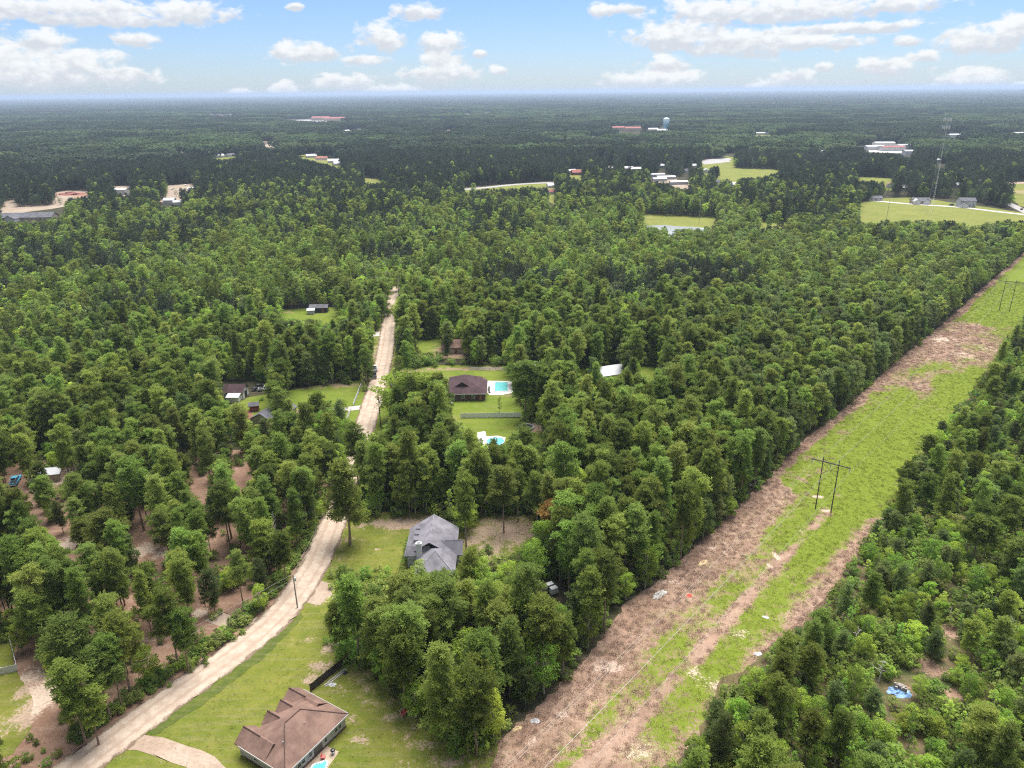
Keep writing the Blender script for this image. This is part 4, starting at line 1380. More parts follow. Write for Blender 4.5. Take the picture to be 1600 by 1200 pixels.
# ---- trees that can be picked out one by one (base pixel, top row, kind, width factor, label)
HAND = [
    ((138, 1113), 966, 0, 1.35, 'tall pine with bare pale trunk beside the road at its lower end'),
    ((205, 1086), 958, 0, 1.15, 'pine with thin grey trunk, second along the roadside from the lower bend'),
    ((280, 1042), 918, 0, 1.1, 'pine with long bare trunk standing at the road edge opposite the mown yard'),
    ((322, 932), 832, 0, 1.0, 'slim pine with bare trunk behind the roadside brush, near the sandy track'),
    ((547, 851), 722, 0, 1.5, 'big lone pine on the lawn between the dirt road and grey house'),
    ((225, 829), 715, 0, 1.3, 'tall dark-trunked pine at the head of the reddish clearing'),
    ((178, 893), 797, 0, 1.5, 'broad round pine standing left of the pale sandy patch'),
    ((292, 872), 782, 0, 1.0, 'leftmost pine of the small row beside the reddish clearing'),
    ((303, 872), 790, 0, .9, 'middle pine of the small row beside the reddish clearing'),
    ((318, 866), 784, 0, .95, 'rightmost pine of the small row beside the reddish clearing'),
    ((358, 744), 700, 0, .9, 'small upright pine at the far edge of the reddish clearing'),
    ((398, 752), 702, 0, 1.0, 'rounded pine right of the reddish clearing, near the road bend'),
    ((787, 832), 728, 0, 1.25, 'pine with bare trunk in the bare yard behind the grey house'),
    ((810, 815), 735, 0, .9, 'thin pine in the bare yard behind the grey house, farther from it'),
    ((684, 658), 584, 0, 1.5, 'spreading pine in front of the brick house, by its driveway'),
    ((622, 657), 580, 2, 2.0, 'leafy tree nearest the road before the brick house'),
    ((646, 660), 579, 2, 2.0, 'large leafy tree in the clump before the brick house, middle one'),
    ((820, 655), 564, 0, 1.9, 'very large dark pine beside the swimming pool'),
    ((781, 644), 618, 3, 1.2, 'small thin tree on the lawn below the swimming pool'),
    ((538, 652), 622, 2, 1.0, 'small dark tree inside the white fence corner'),
    ((728, 832), 780, 2, 1.5, 'bright green leafy tree at the far corner of the grey house'),
    ((862, 860), 785, 4, 1.2, 'browning pine with rusty needles behind the grey house'),
    ((236, 1064), 1010, 2, 1.3, 'bright green bushy tree at the roadside under the pines'),
    ((435, 655), 595, 0, 1.4, 'pine in front of the grey-roofed house left of the road'),
    ((500, 668), 612, 0, 1.5, 'dense pine beside the driveway left of the road'),
    ((360, 690), 640, 0, 1.5, 'round pine below the white barn'),
]
hx, hy = np.array([G(*q[0]).x for q in HAND]), np.array([G(*q[0]).y for q in HAND])
far_ok = np.ones(len(nx), bool)
for a, b in zip(hx, hy):
    far_ok &= np.hypot(nx - a, ny - b) > 2.8
nx, ny, nk, nsz, nsw, nh, nrad = (q[far_ok] for q in (nx, ny, nk, nsz, nsw, nh, nrad))


def put_tree(kind, i, x, y, sz, sw, rz, name, label, cat, group=None):
    tm, cm, h, rad = KIND[kind][i % len(KIND[kind])]
    root = empty(name, (x, y, 0), rz)
    root.scale = (sw, sw, sz)
    t = link(bpy.data.objects.new('trunk', tm), root)
    c = link(bpy.data.objects.new('crown', cm), root)
    props(root, label, cat, group)
    return root


NAME = {'tall_pine': 'pine_tree', 'young_pine': 'young_pine_tree', 'broadleaf': 'broadleaf_tree', 'sapling': 'sapling_tree', 'rusty_pine': 'pine_tree'}
for j, (b, top, k, wf, lab) in enumerate(HAND):
    kn = (KN + ['rusty_pine'])[k]
    g = G(*b)
    h = max(3.0, zat(g, top))
    ref = KIND[kn][0][2]
    sw = wf * (h / ref) * (0.92 if kn == 'tall_pine' else .9)
    put_tree(kn, (6 if j == 4 else j % 6) if kn == 'tall_pine' else j, g.x, g.y, h / ref, max(sw, .4), j * 1.7, NAME[kn], lab, 'tree')

# the largest in view become trees of their own; the rest of the woods is one mass per kind
cx, cy_ = P(nx, ny, nh * .75)
inview = (cx > -40) & (cx < 1640) & (cy_ > 0) & (cy_ < 1230)
app = nh * nrad / (nx ** 2 + ny ** 2 + (CAM_H - nh) ** 2)
single = np.zeros(len(nx), bool)
for ks, cnt in (((0,), 290), ((1,), 150), ((2,), 200), ((3,), 130)):
    ii = np.nonzero(inview & np.isin(nk, ks))[0]
    ii = ii[np.argsort(-app[ii])][:cnt]
    single[ii] = True
AREAS = [(THICKET, 'in the young growth on the right of the power line clearing', 'thicket beside the clearing'),
         (OPEN_R, 'in the open stand with reddish ground left of the dirt road', 'open stand left of the road'),
         (BLOCK, 'in the dense block below the grey house', 'block below the grey house')]
WORDS = {'tall_pine': 'tall pine', 'young_pine': 'short young pine', 'broadleaf': 'rounded leafy tree', 'sapling': 'slender bright green sapling'}
PL = {'tall_pine': 'tall pines', 'young_pine': 'young pines', 'broadleaf': 'leafy trees', 'sapling': 'saplings'}
bpx, bpy_ = P(nx, ny, 0.0)
area = np.full(len(nx), 3)
for i, (poly, _, _) in enumerate(AREAS):
    area = np.where((area == 3) & inpoly(bpx, bpy_, poly), i, area)
for i in np.nonzero(single)[0]:
    kn = KN[nk[i]]
    a = area[i]
    wh, gr = AREAS[a][1:] if a < 3 else ('in the woods between the road and the power line', 'woods between road and power line')
    if a == 3 and bpx[i] < 560:
        wh, gr = 'in the woods beyond the houses left of the road', 'woods left of the road'
    dr = float(seg_d(nx[i:i + 1], ny[i:i + 1], road_line)[0])
    off = float(seg_d(nx[i:i + 1], ny[i:i + 1], CL_LW)[0])
    if a != 0 and off < 7:
        wh, gr = 'on the wood edge left of the power line clearing' + (', far part' if ny[i] > 190 else ', near part'), 'edge along the clearing' + (', far part' if ny[i] > 190 else ', near part')
    elif a == 0 and off < CL_W + 9:
        wh, gr = 'at the edge of the young growth facing the clearing' + (', far part' if ny[i] > 150 else ', near part'), 'edge of the young growth' + (', far part' if ny[i] > 150 else ', near part')
    elif a == 0:
        q = 'below the blue tarp' if ny[i] < 100 else ('level with the blue tarp' if ny[i] < 122 else 'beyond the blue tarp')
        wh, gr = 'in the young growth on the right, ' + q, 'young growth ' + q
    elif dr < 13:
        q = 'left' if a == 1 or bpx[i] < 500 else 'right'
        q2 = 'lower stretch' if ny[i] < 150 else 'middle stretch' if ny[i] < 210 else 'far stretch'
        wh, gr = 'close to the %s side of the dirt road, %s' % (q, q2), '%s roadside, %s' % (q, q2)
    elif a == 2:
        q = 'front, near mown yard' if ny[i] < 112 else ('back, nearest the house' if ny[i] > 124 else 'middle')
        wh, gr = 'in the block below the grey house, ' + q, 'block below the grey house, ' + q
    elif a == 1:
        q = 'near the picture corner' if ny[i] < 118 else ('around the reddish opening' if ny[i] < 165 else 'at its far side')
        wh, gr = 'in the open stand left of the road, ' + q, 'open stand left of the road, ' + q
    elif a == 3 and bpx[i] >= 560:
        q = 'behind the grey house' if ny[i] < 185 and nx[i] < 20 else ('below the white privacy fence' if nx[i] < 20 else 'right of the houses')
        wh, gr = 'in woods between road and clearing, ' + q, 'woods between road and power line, ' + q
    put_tree(kn, int(i), nx[i], ny[i], nsz[i], nsw[i], float(rng.uniform(0, 6.28)), NAME[kn], WORDS[kn] + ' ' + wh, 'tree', PL[kn] + ', ' + gr)
rest = ~single
for k, kn in enumerate(KN):
    m = rest & (nk == k)
    q = int(m.sum())
    scatter('forest_' + ['pines', 'young_pines', 'broadleaf_trees', 'saplings'][k], kn, np.stack([nx[m], ny[m], np.zeros(q)], 1), rng.uniform(0, 6.28, q),
            np.stack([nsw[m], nsw[m], nsz[m]], 1), rng.integers(0, len(PROTO[kn]), q),
            'mass of ' + ['tall pines', 'young pines', 'leafy trees', 'slender saplings'][k] + ' filling the woods behind the nearer trees', 'woods')

# middle distance
mx, my, mk, msz, msw, mh, mrad = make_ring(360, 1250, 3.6, R(43))
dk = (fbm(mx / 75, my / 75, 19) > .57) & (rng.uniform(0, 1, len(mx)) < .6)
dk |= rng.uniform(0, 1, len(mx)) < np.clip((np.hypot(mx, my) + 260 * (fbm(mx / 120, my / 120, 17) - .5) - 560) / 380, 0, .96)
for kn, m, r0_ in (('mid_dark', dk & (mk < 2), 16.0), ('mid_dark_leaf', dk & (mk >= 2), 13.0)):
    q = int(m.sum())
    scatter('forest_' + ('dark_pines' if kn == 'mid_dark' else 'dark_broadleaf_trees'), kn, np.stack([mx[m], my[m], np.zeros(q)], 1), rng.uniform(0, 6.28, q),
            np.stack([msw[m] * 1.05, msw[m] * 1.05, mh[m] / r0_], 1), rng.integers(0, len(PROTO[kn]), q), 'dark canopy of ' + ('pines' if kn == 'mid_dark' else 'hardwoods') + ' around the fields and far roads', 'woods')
mx, my, mk, msz, msw, mh, mrad = (q[~dk] for q in (mx, my, mk, msz, msw, mh, mrad))
MID = {0: 'mid_pine', 1: 'mid_young', 2: 'mid_leaf', 3: 'mid_sap'}
for k, kn in MID.items():
    m = mk == k
    q = int(m.sum())
    scatter('forest_' + ['distant_pines', 'distant_young_pines', 'distant_broadleaf_trees', 'distant_saplings'][k], kn, np.stack([mx[m], my[m], np.zeros(q)], 1), rng.uniform(0, 6.28, q),
            np.stack([msw[m] * 1.12, msw[m] * 1.12, msz[m] * .94], 1), rng.integers(0, len(PROTO[kn]), q),
            'unbroken canopy of ' + ['pines', 'young pines', 'leafy trees', 'pale saplings'][k] + ' stretching toward the town', 'woods')
# far woods
fx, fy = ring_points(1250, 5200, 36, R(42))
bad = covers(fx, fy, np.full(fx.shape, 15.0), np.full(fx.shape, 20.0), .8)
fx, fy = fx[~bad], fy[~bad]
q = len(fx)
pick = np.where(fbm(fx / 300, fy / 200, 61) < .50, rng.integers(3, 5, q), rng.integers(0, 3, q))  # broad patches of the two far tones imitate cloud shade by colour
scl = rng.uniform(.85, 1.15, q)
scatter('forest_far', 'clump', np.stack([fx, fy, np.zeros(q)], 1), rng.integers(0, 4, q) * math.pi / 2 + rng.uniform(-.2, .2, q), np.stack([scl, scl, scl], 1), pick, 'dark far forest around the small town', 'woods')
fx, fy = ring_points(5200, 14000, 270, R(42))
fx2, fy2 = ring_points(14000, 42000, 700, R(42))
fs_ = np.concatenate([np.full(len(fx), 1.0), np.full(len(fx2), 2.6)])
fx, fy = np.concatenate([fx, fx2]), np.concatenate([fy, fy2])
q = len(fx)
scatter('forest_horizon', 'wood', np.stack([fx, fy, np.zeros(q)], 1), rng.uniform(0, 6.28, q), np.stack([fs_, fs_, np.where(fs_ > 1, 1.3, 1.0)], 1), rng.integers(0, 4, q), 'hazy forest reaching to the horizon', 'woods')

# shrubs along the edges of the woods and under the trees
sx, sy = ring_points(0, 360, 2.7, R(48))
sh = rng.uniform(.6, 1.9, len(sx))
bpx_, bpy2 = P(sx, sy, 0.0)
op = inpoly(bpx_, bpy2, OPEN_R)
sh = np.where(op, sh * .6, sh)
keep = ~covers(sx, sy, sh * 2.2, sh * 1.4, .8) & ~(op & (rng.uniform(0, 1, len(sx)) < .42))
keep &= rng.uniform(0, 1, len(sx)) < 0.8
sx, sy, sh = sx[keep], sy[keep], sh[keep]
# brush line along the upper side of the road
for a in road_line:
    px, py = P(a.x, a.y, 0.0)
    if 690 < py < 1180 and px < 520:
        for _ in range(3):
            d = random.uniform(3.9, 6.5)
            sx = np.append(sx, a.x - d + random.uniform(-.5, .5))
            sy = np.append(sy, a.y + d * .62 + random.uniform(-.5, .5))
            sh = np.append(sh, random.uniform(.45, .9))
q = len(sx)
scatter('undergrowth', 'shrub', np.stack([sx, sy, np.zeros(q)], 1), rng.uniform(0, 6.28, q), np.stack([sh * rng.uniform(.8, 1.4, q), sh * rng.uniform(.8, 1.4, q), sh], 1), rng.integers(0, 4, q), 'low green brush along the woods and road edges', 'undergrowth')


# ---- grass and dead brush
def tuft(seed, n, hgt, wid, spread, mat, flop=.5):
    r = np.random.default_rng(seed)
    c = np.stack([r.normal(0, spread, n), r.normal(0, spread, n), np.full(n, -.02)], 1)
    ax = unit(r.normal(0, flop, (n, 3)) * (1, 1, .2) + np.array([0, 0, 1.0]))
    ln = hgt * r.uniform(.5, 1.2, n)
    side = unit(np.cross(ax, unit(r.normal(size=(n, 3)))))
    V = np.stack([c + side * wid, c - side * wid, c + ax * ln[:, None]], 1).reshape(-1, 3)
    return tri_mesh('tuft', V, np.arange(n * 3).reshape(-1, 3), [mat], r.uniform(0, 1, n))


PROTO['grass'] = [tuft(i, 22, .17, .05, .34, 'grass_blade', .9) for i in range(3)]
PROTO['brush'] = [tuft(10 + i, 26, .42, .035, .34, 'dead_blade', 1.1) for i in range(3)]
cxs = [p[0] for p in clear_poly]
cys = [p[1] for p in clear_poly]
qx = rng.uniform(min(cxs), max(cxs), 600000)
qy = rng.uniform(min(cys), 400, 600000)
k = inpoly(qx, qy, [(p[0], p[1]) for p in clear_poly])
ppx, ppy = P(qx, qy, 0.0)
k &= (ppx > -20) & (ppx < 1620) & (ppy < 1230)
qx, qy = qx[k], qy[k]
gr = clear_green(qx, qy) + 1.3 * (fbm(qx / 1.6, qy / 1.6, 41) - .5)
sd = clear_sand(qx, qy)
isg = gr > .42
bare = ((seg_d(qx, qy, track) < .9) & (fbm(qx / 6, qy / 6, 45) > .42)) | ((sd > .6) & (fbm(qx / 2, qy / 2, 4) > .42))
for m, kd, nm, lab in ((isg & ~bare & (rng.uniform(0, 1, len(qx)) < .55), 'grass', 'grass', 'green grass growing in patches under the power line'), (~isg & ~bare & (rng.uniform(0, 1, len(qx)) < .75), 'brush', 'dead_brush', 'tan mulched brush and dead stems under the power line')):
    q = int(m.sum())
    s = rng.uniform(.55, 1.35, q)
    scatter(nm, kd, np.stack([qx[m], qy[m], np.full(q, .04)], 1), rng.uniform(0, 6.28, q), np.stack([s, s, s * rng.uniform(.6, 1.1, q)], 1), rng.integers(0, 3, q), lab, 'grass')


# weeds and uneven tufts in the nearer lawns
PROTO['lawn_tuft'] = [tuft(30 + i, 16, .13, .05, .25, 'grass_blade', .9) for i in range(2)] + [tuft(34, 14, .12, .05, .25, 'dead_blade', 1.0)]
for poly, dn, nm in ((LAWN_A, 2.2, 'of the mown yard'), (LAWN_B, 1.6, 'around the grey house')):
    pw = [(p.x, p.y) for p in gp(poly)]
    x0, x1, y0, y1 = min(p[0] for p in pw), max(p[0] for p in pw), min(p[1] for p in pw), max(p[1] for p in pw)
    n = int((x1 - x0) * (y1 - y0) * dn)
    qx, qy = rng.uniform(x0, x1, n), rng.uniform(y0, y1, n)
    k = inpoly(qx, qy, pw) & (fbm(qx / 3, qy / 3, 8) + rng.uniform(-.25, .25, n) > .48) & (seg_d(qx, qy, road_line) > 3.6)
    qx, qy = qx[k], qy[k]
    n = len(qx)
    z = rng.uniform(.5, 1.3, n)
    dry = fbm(qx / 5, qy / 5, 12) + rng.uniform(-.12, .12, n) > .56
    scatter('weeds', 'lawn_tuft', np.stack([qx, qy, np.full(n, .05)], 1), rng.uniform(0, 6.28, n), np.stack([z, z, z], 1), np.where(dry, 2, rng.integers(0, 2, n)), 'short weeds and grass tufts ' + nm, 'grass')


# ================================================================== BUILDINGS
def window(parent, x, y, z, w, h, face, d=0.06):
    """A window frame with its pane on a wall; face is the outward axis."""
    f, p = MB(), MB()
    s = 1 if face[0] == '+' else -1
    t = 0.09
    for (a0, a1, b0, b1) in ((-w / 2, w / 2, -h / 2, -h / 2 + t), (-w / 2, w / 2, h / 2 - t, h / 2), (-w / 2, -w / 2 + t, -h / 2 + t, h / 2 - t), (w / 2 - t, w / 2, -h / 2 + t, h / 2 - t), (-w / 2 + t, w / 2 - t, -.03, .03)):
        if face[1] == 'y':
            f.box(x + a0, x + a1, min(y, y + s * d), max(y, y + s * d), z + b0, z + b1)
        else:
            f.box(min(x, x + s * d), max(x, x + s * d), y + a0, y + a1, z + b0, z + b1)
    q = d * .45
    if face[1] == 'y':
        p.box(x - w / 2 + t, x + w / 2 - t, min(y, y + s * q), max(y, y + s * q), z - h / 2 + t, z + h / 2 - t)
    else:
        p.box(min(x, x + s * q), max(x, x + s * q), y - w / 2 + t, y + w / 2 - t, z - h / 2 + t, z + h / 2 - t)
    o = f.build('window', 'white', parent)
    p.build('pane', 'glass', o)
    return o


def door(parent, x, y, w, h, face, mat='white'):
    s = 1 if face[0] == '+' else -1
    m = MB()
    if face[1] == 'y':
        m.box(x - w / 2, x + w / 2, min(y, y + s * .05), max(y, y + s * .05), 0.1, h)
    else:
        m.box(min(x, x + s * .05), max(x, x + s * .05), y - w / 2, y + w / 2, 0.1, h)
    return m.build('door', mat, parent)


# ---- brown-roofed house in the mown yard
bh = empty('house', (-35.5, 84.1, 0), math.atan2(12.0, 7.4))
props(bh, 'white-sided house with brown shingle roof and small splash pool behind', 'house')
MB().box(.5, 13.6, .5, 10.0, 0, 2.6).box(.55, 4.0, 9.9, 11.2, 0, 2.6).box(9.9, 13.55, 9.9, 11.2, 0, 2.6).build('wall', 'siding', bh)
MB().box(.42, 13.68, .42, 10.08, 0, .35).build('foundation', 'brick', bh)
rf = MB().hip(0, 14.1, 0, 10.7, 2.75, 2.9).build('roof', 'brown_roof', bh)
MB().gable(0.0, 4.3, 4.6, 11.6, 2.76, 1.75, 'y').build('gable_roof', 'brown_roof', rf)
MB().gable(9.7, 14.1, 4.6, 11.6, 2.76, 1.75, 'y').build('gable_roof', 'brown_roof', rf)
for gx in (6.5, 9.3):
    MB().gable(gx - 1.5, gx + 1.5, 5.6, 10.9, 2.9, 1.5, 'y').build('gable_roof', 'brown_roof', rf)
    MB().extrude([(gx - 1.3, 2.75), (gx + 1.3, 2.75), (gx, 4.2)], 10.6, 10.82, 'y').build('gable_end', 'white', rf)
for gx in (2.15, 11.9):
    MB().extrude([(gx - 1.8, 2.6), (gx + 1.8, 2.6), (gx, 4.2)], 11.1, 11.3, 'y').build('gable_end', 'white', rf)
def caps(parent, mat, *lines):
    for p, q in lines:
        MB().tube([p, q], .11, 5).build('ridge_cap', mat, parent)


M['cap_brown'] = plain('brown_ridge_caps', (0.085, 0.052, 0.045), .3, 2)
M['cap_grey'] = plain('grey_ridge_caps', (0.23, 0.215, 0.235), .2, 2)
caps(rf, 'cap_brown', ((0, 0, 2.75), (5.35, 5.35, 5.65)), ((14.1, 0, 2.75), (8.75, 5.35, 5.65)), ((5.35, 5.35, 5.65), (8.75, 5.35, 5.65)), ((2.15, 7.6, 4.52), (2.15, 11.6, 4.52)), ((11.9, 7.6, 4.52), (11.9, 11.6, 4.52)), ((6.5, 8.0, 4.42), (6.5, 10.9, 4.42)), ((9.3, 8.0, 4.42), (9.3, 10.9, 4.42)))
fa = MB()
fa.box(-.06, 14.16, -.06, -.005, 2.5, 2.8).box(-.06, -.005, 0, 10.7, 2.5, 2.8).box(14.105, 14.16, 0, 10.7, 2.5, 2.8)
fa.build('fascia', 'white', bh)
for gx, w in ((1.6, .8), (3.2, .8), (4.1, .8), (5.6, .8), (9.0, .7), (11.4, .8), (12.3, .8)):
    window(bh, gx, .5, 1.55, w, 1.25, '-y')
door(bh, 7.3, .5, 1.8, 2.15, '-y', 'glass')
MB().box(6.3, 8.3, .44, .5, 2.15, 2.28).build('door_head', 'white', bh)
window(bh, .5, 4.0, 1.75, .7, .8, '-x')
window(bh, .5, 7.4, 1.5, .8, 1.1, '-x')
for gx in (3.1, 7.6):
    MB().cyl(gx, 3.4, 3.6, 4.9, .07, 8).build('vent_pipe', 'steel', rf)


def local(o, x, y, z=0):
    c, s = math.cos(o.rotation_euler.z), math.sin(o.rotation_euler.z)
    return Vector((o.location.x + c * x - s * y, o.location.y + s * x + c * y, z))


pat = [local(bh, *q).to_2d() for q in ((4.0, .4), (9.0, .4), (9.2, -2.1), (5.0, -3.0), (4.1, -2.4))]
sheet('patio', pat, 0.07, 'patio', .8, .03)


def splash_pool(loc, rz):
    r = empty('splash_pool', loc, rz)
    props(r, 'small wavy-edged inflatable pool on the patio behind the brown-roofed house', 'pool')
    pts = []
    for k in range(40):
        t = 2 * math.pi * k / 40
        q = 1.0 + .14 * math.cos(4 * t)
        pts.append((1.55 * q * math.cos(t), 1.15 * q * math.sin(t)))
    rim = MB()
    rim.tube([(x, y, .22) for x, y in pts + pts[:1]], .17, 7)
    rim.build('rim', 'tank_white', r)
    MB().prism([(x * .93, y * .93) for x, y in pts], 0.02, .24).build('water', 'pool_blue', r)


splash_pool(local(bh, 4.9, -1.9, .07), bh.rotation_euler.z)
ac = empty('air_conditioner', local(bh, 3.0, -.75), bh.rotation_euler.z)
props(ac, 'white air conditioning unit with dark grille against the back wall', 'air conditioner')
MB().box(-.42, .42, -.42, .42, 0, .78).build('cabinet', 'white', ac)
MB().cyl(0, 0, .78, .83, .33, 16).build('fan_grille', 'dark', ac)
for s in (-1, 1):
    MB().box(-.36, .36, s * .43 - .01, s * .43 + .01, .1, .7).build('side_grille', 'dark', ac)
gr_ = empty('grill', local(bh, 8.4, -1.6, .07), 0.4)
props(gr_, 'round black kettle grill standing on the tan patio', 'grill')
MB().tube([(0, 0, .55), (0, 0, .65), (0, 0, .8), (0, 0, .95), (0, 0, 1.02)], [.2, .36, .4, .3, .08], 14).build('bowl', 'black', gr_)
for k in range(3):
    t = k * 2.094
    MB().tube([(.28 * math.cos(t), .28 * math.sin(t), 0), (.15 * math.cos(t), .15 * math.sin(t), .6)], .025, 5).build('leg', 'steel', gr_)
MB().cyl(0, 0, .12, .15, .22, 12).build('ash_tray', 'steel', gr_)
pt = empty('patio_chair', local(bh, 6.9, -.9, .07), bh.rotation_euler.z + .4)
props(pt, 'reddish patio chair beside the back door of the brown-roofed house', 'chair')
MB().box(-.3, .3, -.3, .3, .38, .46).build('seat', 'red_plastic', pt)
MB().box(-.3, .3, .24, .31, .46, .98).build('backrest', 'red_plastic', pt)
for sx_ in (-.26, .26):
    for sy_ in (-.26, .26):
        MB().tube([(sx_, sy_, 0), (sx_, sy_, .38)], .025, 5).build('leg', 'red_plastic', pt)


def panel_fence(name, a, b, h, step, mats, label, gap=.05, postmat=None, cat='fence'):
    a, b = Vector(a[:2]), Vector(b[:2])
    d = b - a
    r = empty(name, (a.x, a.y, 0), math.atan2(d.y, d.x))
    props(r, label, cat)
    n = max(1, round(d.length / step))
    w = d.length / n
    pm = MB().box(-.07, .07, -.07, .07, 0, h + .12).mesh('post', postmat or mats[0])
    for i in range(n + 1):
        o = link(bpy.data.objects.new('post', pm), r)
        o.location = (i * w, 0, 0)
    pan = {}
    for i in range(n):
        mt = mats[min(len(mats) - 1, int(i * len(mats) / n))]
        if mt not in pan:
            m = MB()
            k = max(4, int(w / .16))
            for j in range(k):
                x0 = .08 + (w - .16) * j / k
                m.box(x0, x0 + (w - .16) / k - .012, -.02 + .008 * (j % 2), .02 + .008 * (j % 2), gap, h - .03 * ((j * 7) % 3 == 0) * (mt != 'vinyl'))
            pan[mt] = m.mesh('panel', mt)
        o = link(bpy.data.objects.new('panel', pan[mt]), r)
        o.location = (i * w, 0, 0)
    return r


panel_fence('wooden_fence', (-36.7, 103.9), (-31.2, 111.9), 1.8, 2.0, ['fence_wood', 'fence_wood', 'brown_wood'], 'dark board fence running from the brown-roofed house to the trees')
panel_fence('privacy_fence', (-17.0, 223.6), (2.7, 223.8), 1.75, 2.2, ['vinyl'], 'long white privacy fence across the lawn below the brick house')
w0, w1, w2 = G(17, 1005), G(28, 1047), G(-40, 1064)
panel_fence('vinyl_fence', w0, w1, 1.5, 2.2, ['vinyl'], 'white fence line going away from the road, at the picture corner left of the sand')
panel_fence('vinyl_fence', w1 + Vector((0, -.25, 0)), w2, 1.5, 2.2, ['vinyl'], 'white fence panels facing the camera left of the sandy patch')
f0 = G(442, 482.5)
panel_fence('board_fence', f0, G(532, 479), 1.8, 2.4, ['fence_wood'], 'dark fence along the back of the small mown clearing with sheds')


def rail_fence(a, b, label):
    a, b = Vector(a[:2]), Vector(b[:2])
    d = b - a
    r = empty('rail_fence', (a.x, a.y, 0), math.atan2(d.y, d.x))
    props(r, label, 'fence')
    n = max(1, round(d.length / 2.4))
    w = d.length / n
    pm = MB().box(-.08, .08, -.08, .08, 0, 1.35).mesh('post', 'white')
    rm = MB().box(0, w, -.035, .035, -.1, .1).mesh('rail', 'white')
    for i in range(n + 1):
        link(bpy.data.objects.new('post', pm), r).location = (i * w, 0, 0)
    for i in range(n):
        for z in (.35, .75, 1.13):
            link(bpy.data.objects.new('rail', rm), r).location = (i * w, 0, z)


rail_fence((-55.5, 258.5), (-54.5, 234.6), 'white three-rail fence beside the road, beyond the driveway gap')
rail_fence((-54.6, 231.2), (-54.2, 220.0), 'white three-rail fence beside the road, nearer side of the driveway gap')
rail_fence(G(735, 578), G(795, 580), 'pale rail fence behind the swimming pool of the brick house')

ld = empty('ladder', (-34.5, 105.2, .1), math.atan2(8.0, 5.5))
props(ld, 'white ladder lying along the foot of the dark board fence', 'ladder')
for s in (-.25, .25):
    MB().box(0, 5.2, s - .04, s + .04, .0, .09).build('rail', 'white', ld)
rg = MB().box(-.03, .03, -.21, .21, .02, .07).mesh('rung', 'white')
for k in range(14):
    link(bpy.data.objects.new('rung', rg), ld).location = (.25 + k * .36, 0, 0)


def rumple(name, loc, rx, ry, h, mat, label, cat, seed=0, rz=0.0, n=14):
    """Crumpled sheet or heap: closed lumpy body resting on the ground."""
    r = random.Random(seed)
    m = MB()
    rings = 5
    vs, fs = [], []
    for i in range(rings):
        t = i / rings
        for k in range(n):
            a = 2 * math.pi * k / n
            q = (1 - t) * r.uniform(.78, 1.12)
            vs.append((rx * q * math.cos(a), ry * q * math.sin(a), (0 if i == 0 else h * (t ** .6) * r.uniform(.35, 1.15))))
    vs.append((0, 0, h * .8))
    for i in range(rings - 1):
        for k in range(n):
            fs.append((i * n + k, i * n + (k + 1) % n, (i + 1) * n + (k + 1) % n, (i + 1) * n + k))
    for k in range(n):
        fs.append(((rings - 1) * n + k, (rings - 1) * n + (k + 1) % n, len(vs) - 1))
    fs.append(tuple(range(n))[::-1])
    m.add(vs, fs)
    o = m.build(name, mat)
    o.location = loc
    o.location.z = .05
    o.rotation_euler.z = rz
    return props(o, label, cat)


rumple('plastic_sheet', Vector((-33.2, 105.6, 0)), .8, .5, .35, 'white', 'crumpled white sheet beside the ladder at the fence', 'sheet', 1)
rumple('trash_bag', Vector((-31.5, 108.4, 0)), .5, .4, .6, 'black', 'black bag at the far end of the ladder by the fence', 'bag', 2)
rumple('plastic_sheet', G(1184, 1022), .95, .5, .3, 'white', 'bright white crumpled sheet lying on the cleared strip', 'sheet', 3, .2)
rumple('plastic_sheet', G(1197, 965), .75, .45, .22, 'white', 'small pale sheet on the cleared strip, farther up than the bright one', 'sheet', 4, -.5)
rumple('cloth', G(1077, 931), .6, .5, .35, 'orange', 'red cloth lying on the tan brush of the cleared strip', 'cloth', 5)
rumple('log', G(808, 1139), 1.0, .45, .45, 'yellow_rock', 'pale tan cut log at the wood edge of the cleared strip', 'log', 6, .4)
rumple('brush_pile', G(1030, 930), 2.4, 1.0, .9, 'dead_wood', 'grey brush pile against the woods on the cleared strip', 'brush pile', 7, .7)
rumple('brush_pile', G(1098, 880), 1.8, .7, .7, 'yellow_rock', 'tan pile of cut limbs beside the woods, farther up the cleared strip', 'brush pile', 8, .7)
rumple('dirt_pile', G(836, 1127), .9, .6, .4, 'trim', 'small grey heap near the wood edge of the cleared strip', 'heap', 9)
tp = rumple('tarp_heap', G(1405, 1082), 2.1, 1.5, .7, 'tarp', 'blue tarp spread over a rubbish heap in the young growth', 'tarp', 10, -.35, 20)
hp = MB()
for k in range(22):
    a, q = random.uniform(0, 6.28), random.uniform(0, 1.0)
    hp.box(q * math.cos(a) - .2, q * math.cos(a) + .2, q * math.sin(a) - .12 + .3, q * math.sin(a) + .12 + .3, .45, 1.0 + random.uniform(0, .3))
hp.build('rubbish', 'grey_wood', tp)
rumple('dirt_mound', G(112, 304), 14, 9, 3.5, 'red_brick', 'red earth mound in the bare yard near the far left buildings', 'mound', 11, 0, 18)

sw = empty('garden_swing', G(632, 1118), .9)
props(sw, 'white garden swing standing at the wood edge of the mown yard', 'swing')
MB().box(-.8, .8, -.25, .25, .5, .58).build('seat', 'red_plastic', sw)
MB().box(-.8, .8, .22, .28, .58, 1.05).build('backrest', 'red_plastic', sw)
for s in (-1, 1):
    MB().tube([(s, -.6, 0), (s, 0, 1.9), (s, .6, 0)], .04, 5).build('leg_frame', 'white', sw)
    MB().tube([(s * .75, 0, .56), (s * .75, 0, 1.9)], .015, 4).build('hanger', 'white', sw)
MB().tube([(-1, 0, 1.9), (1, 0, 1.9)], .04, 5).build('top_bar', 'white', sw)

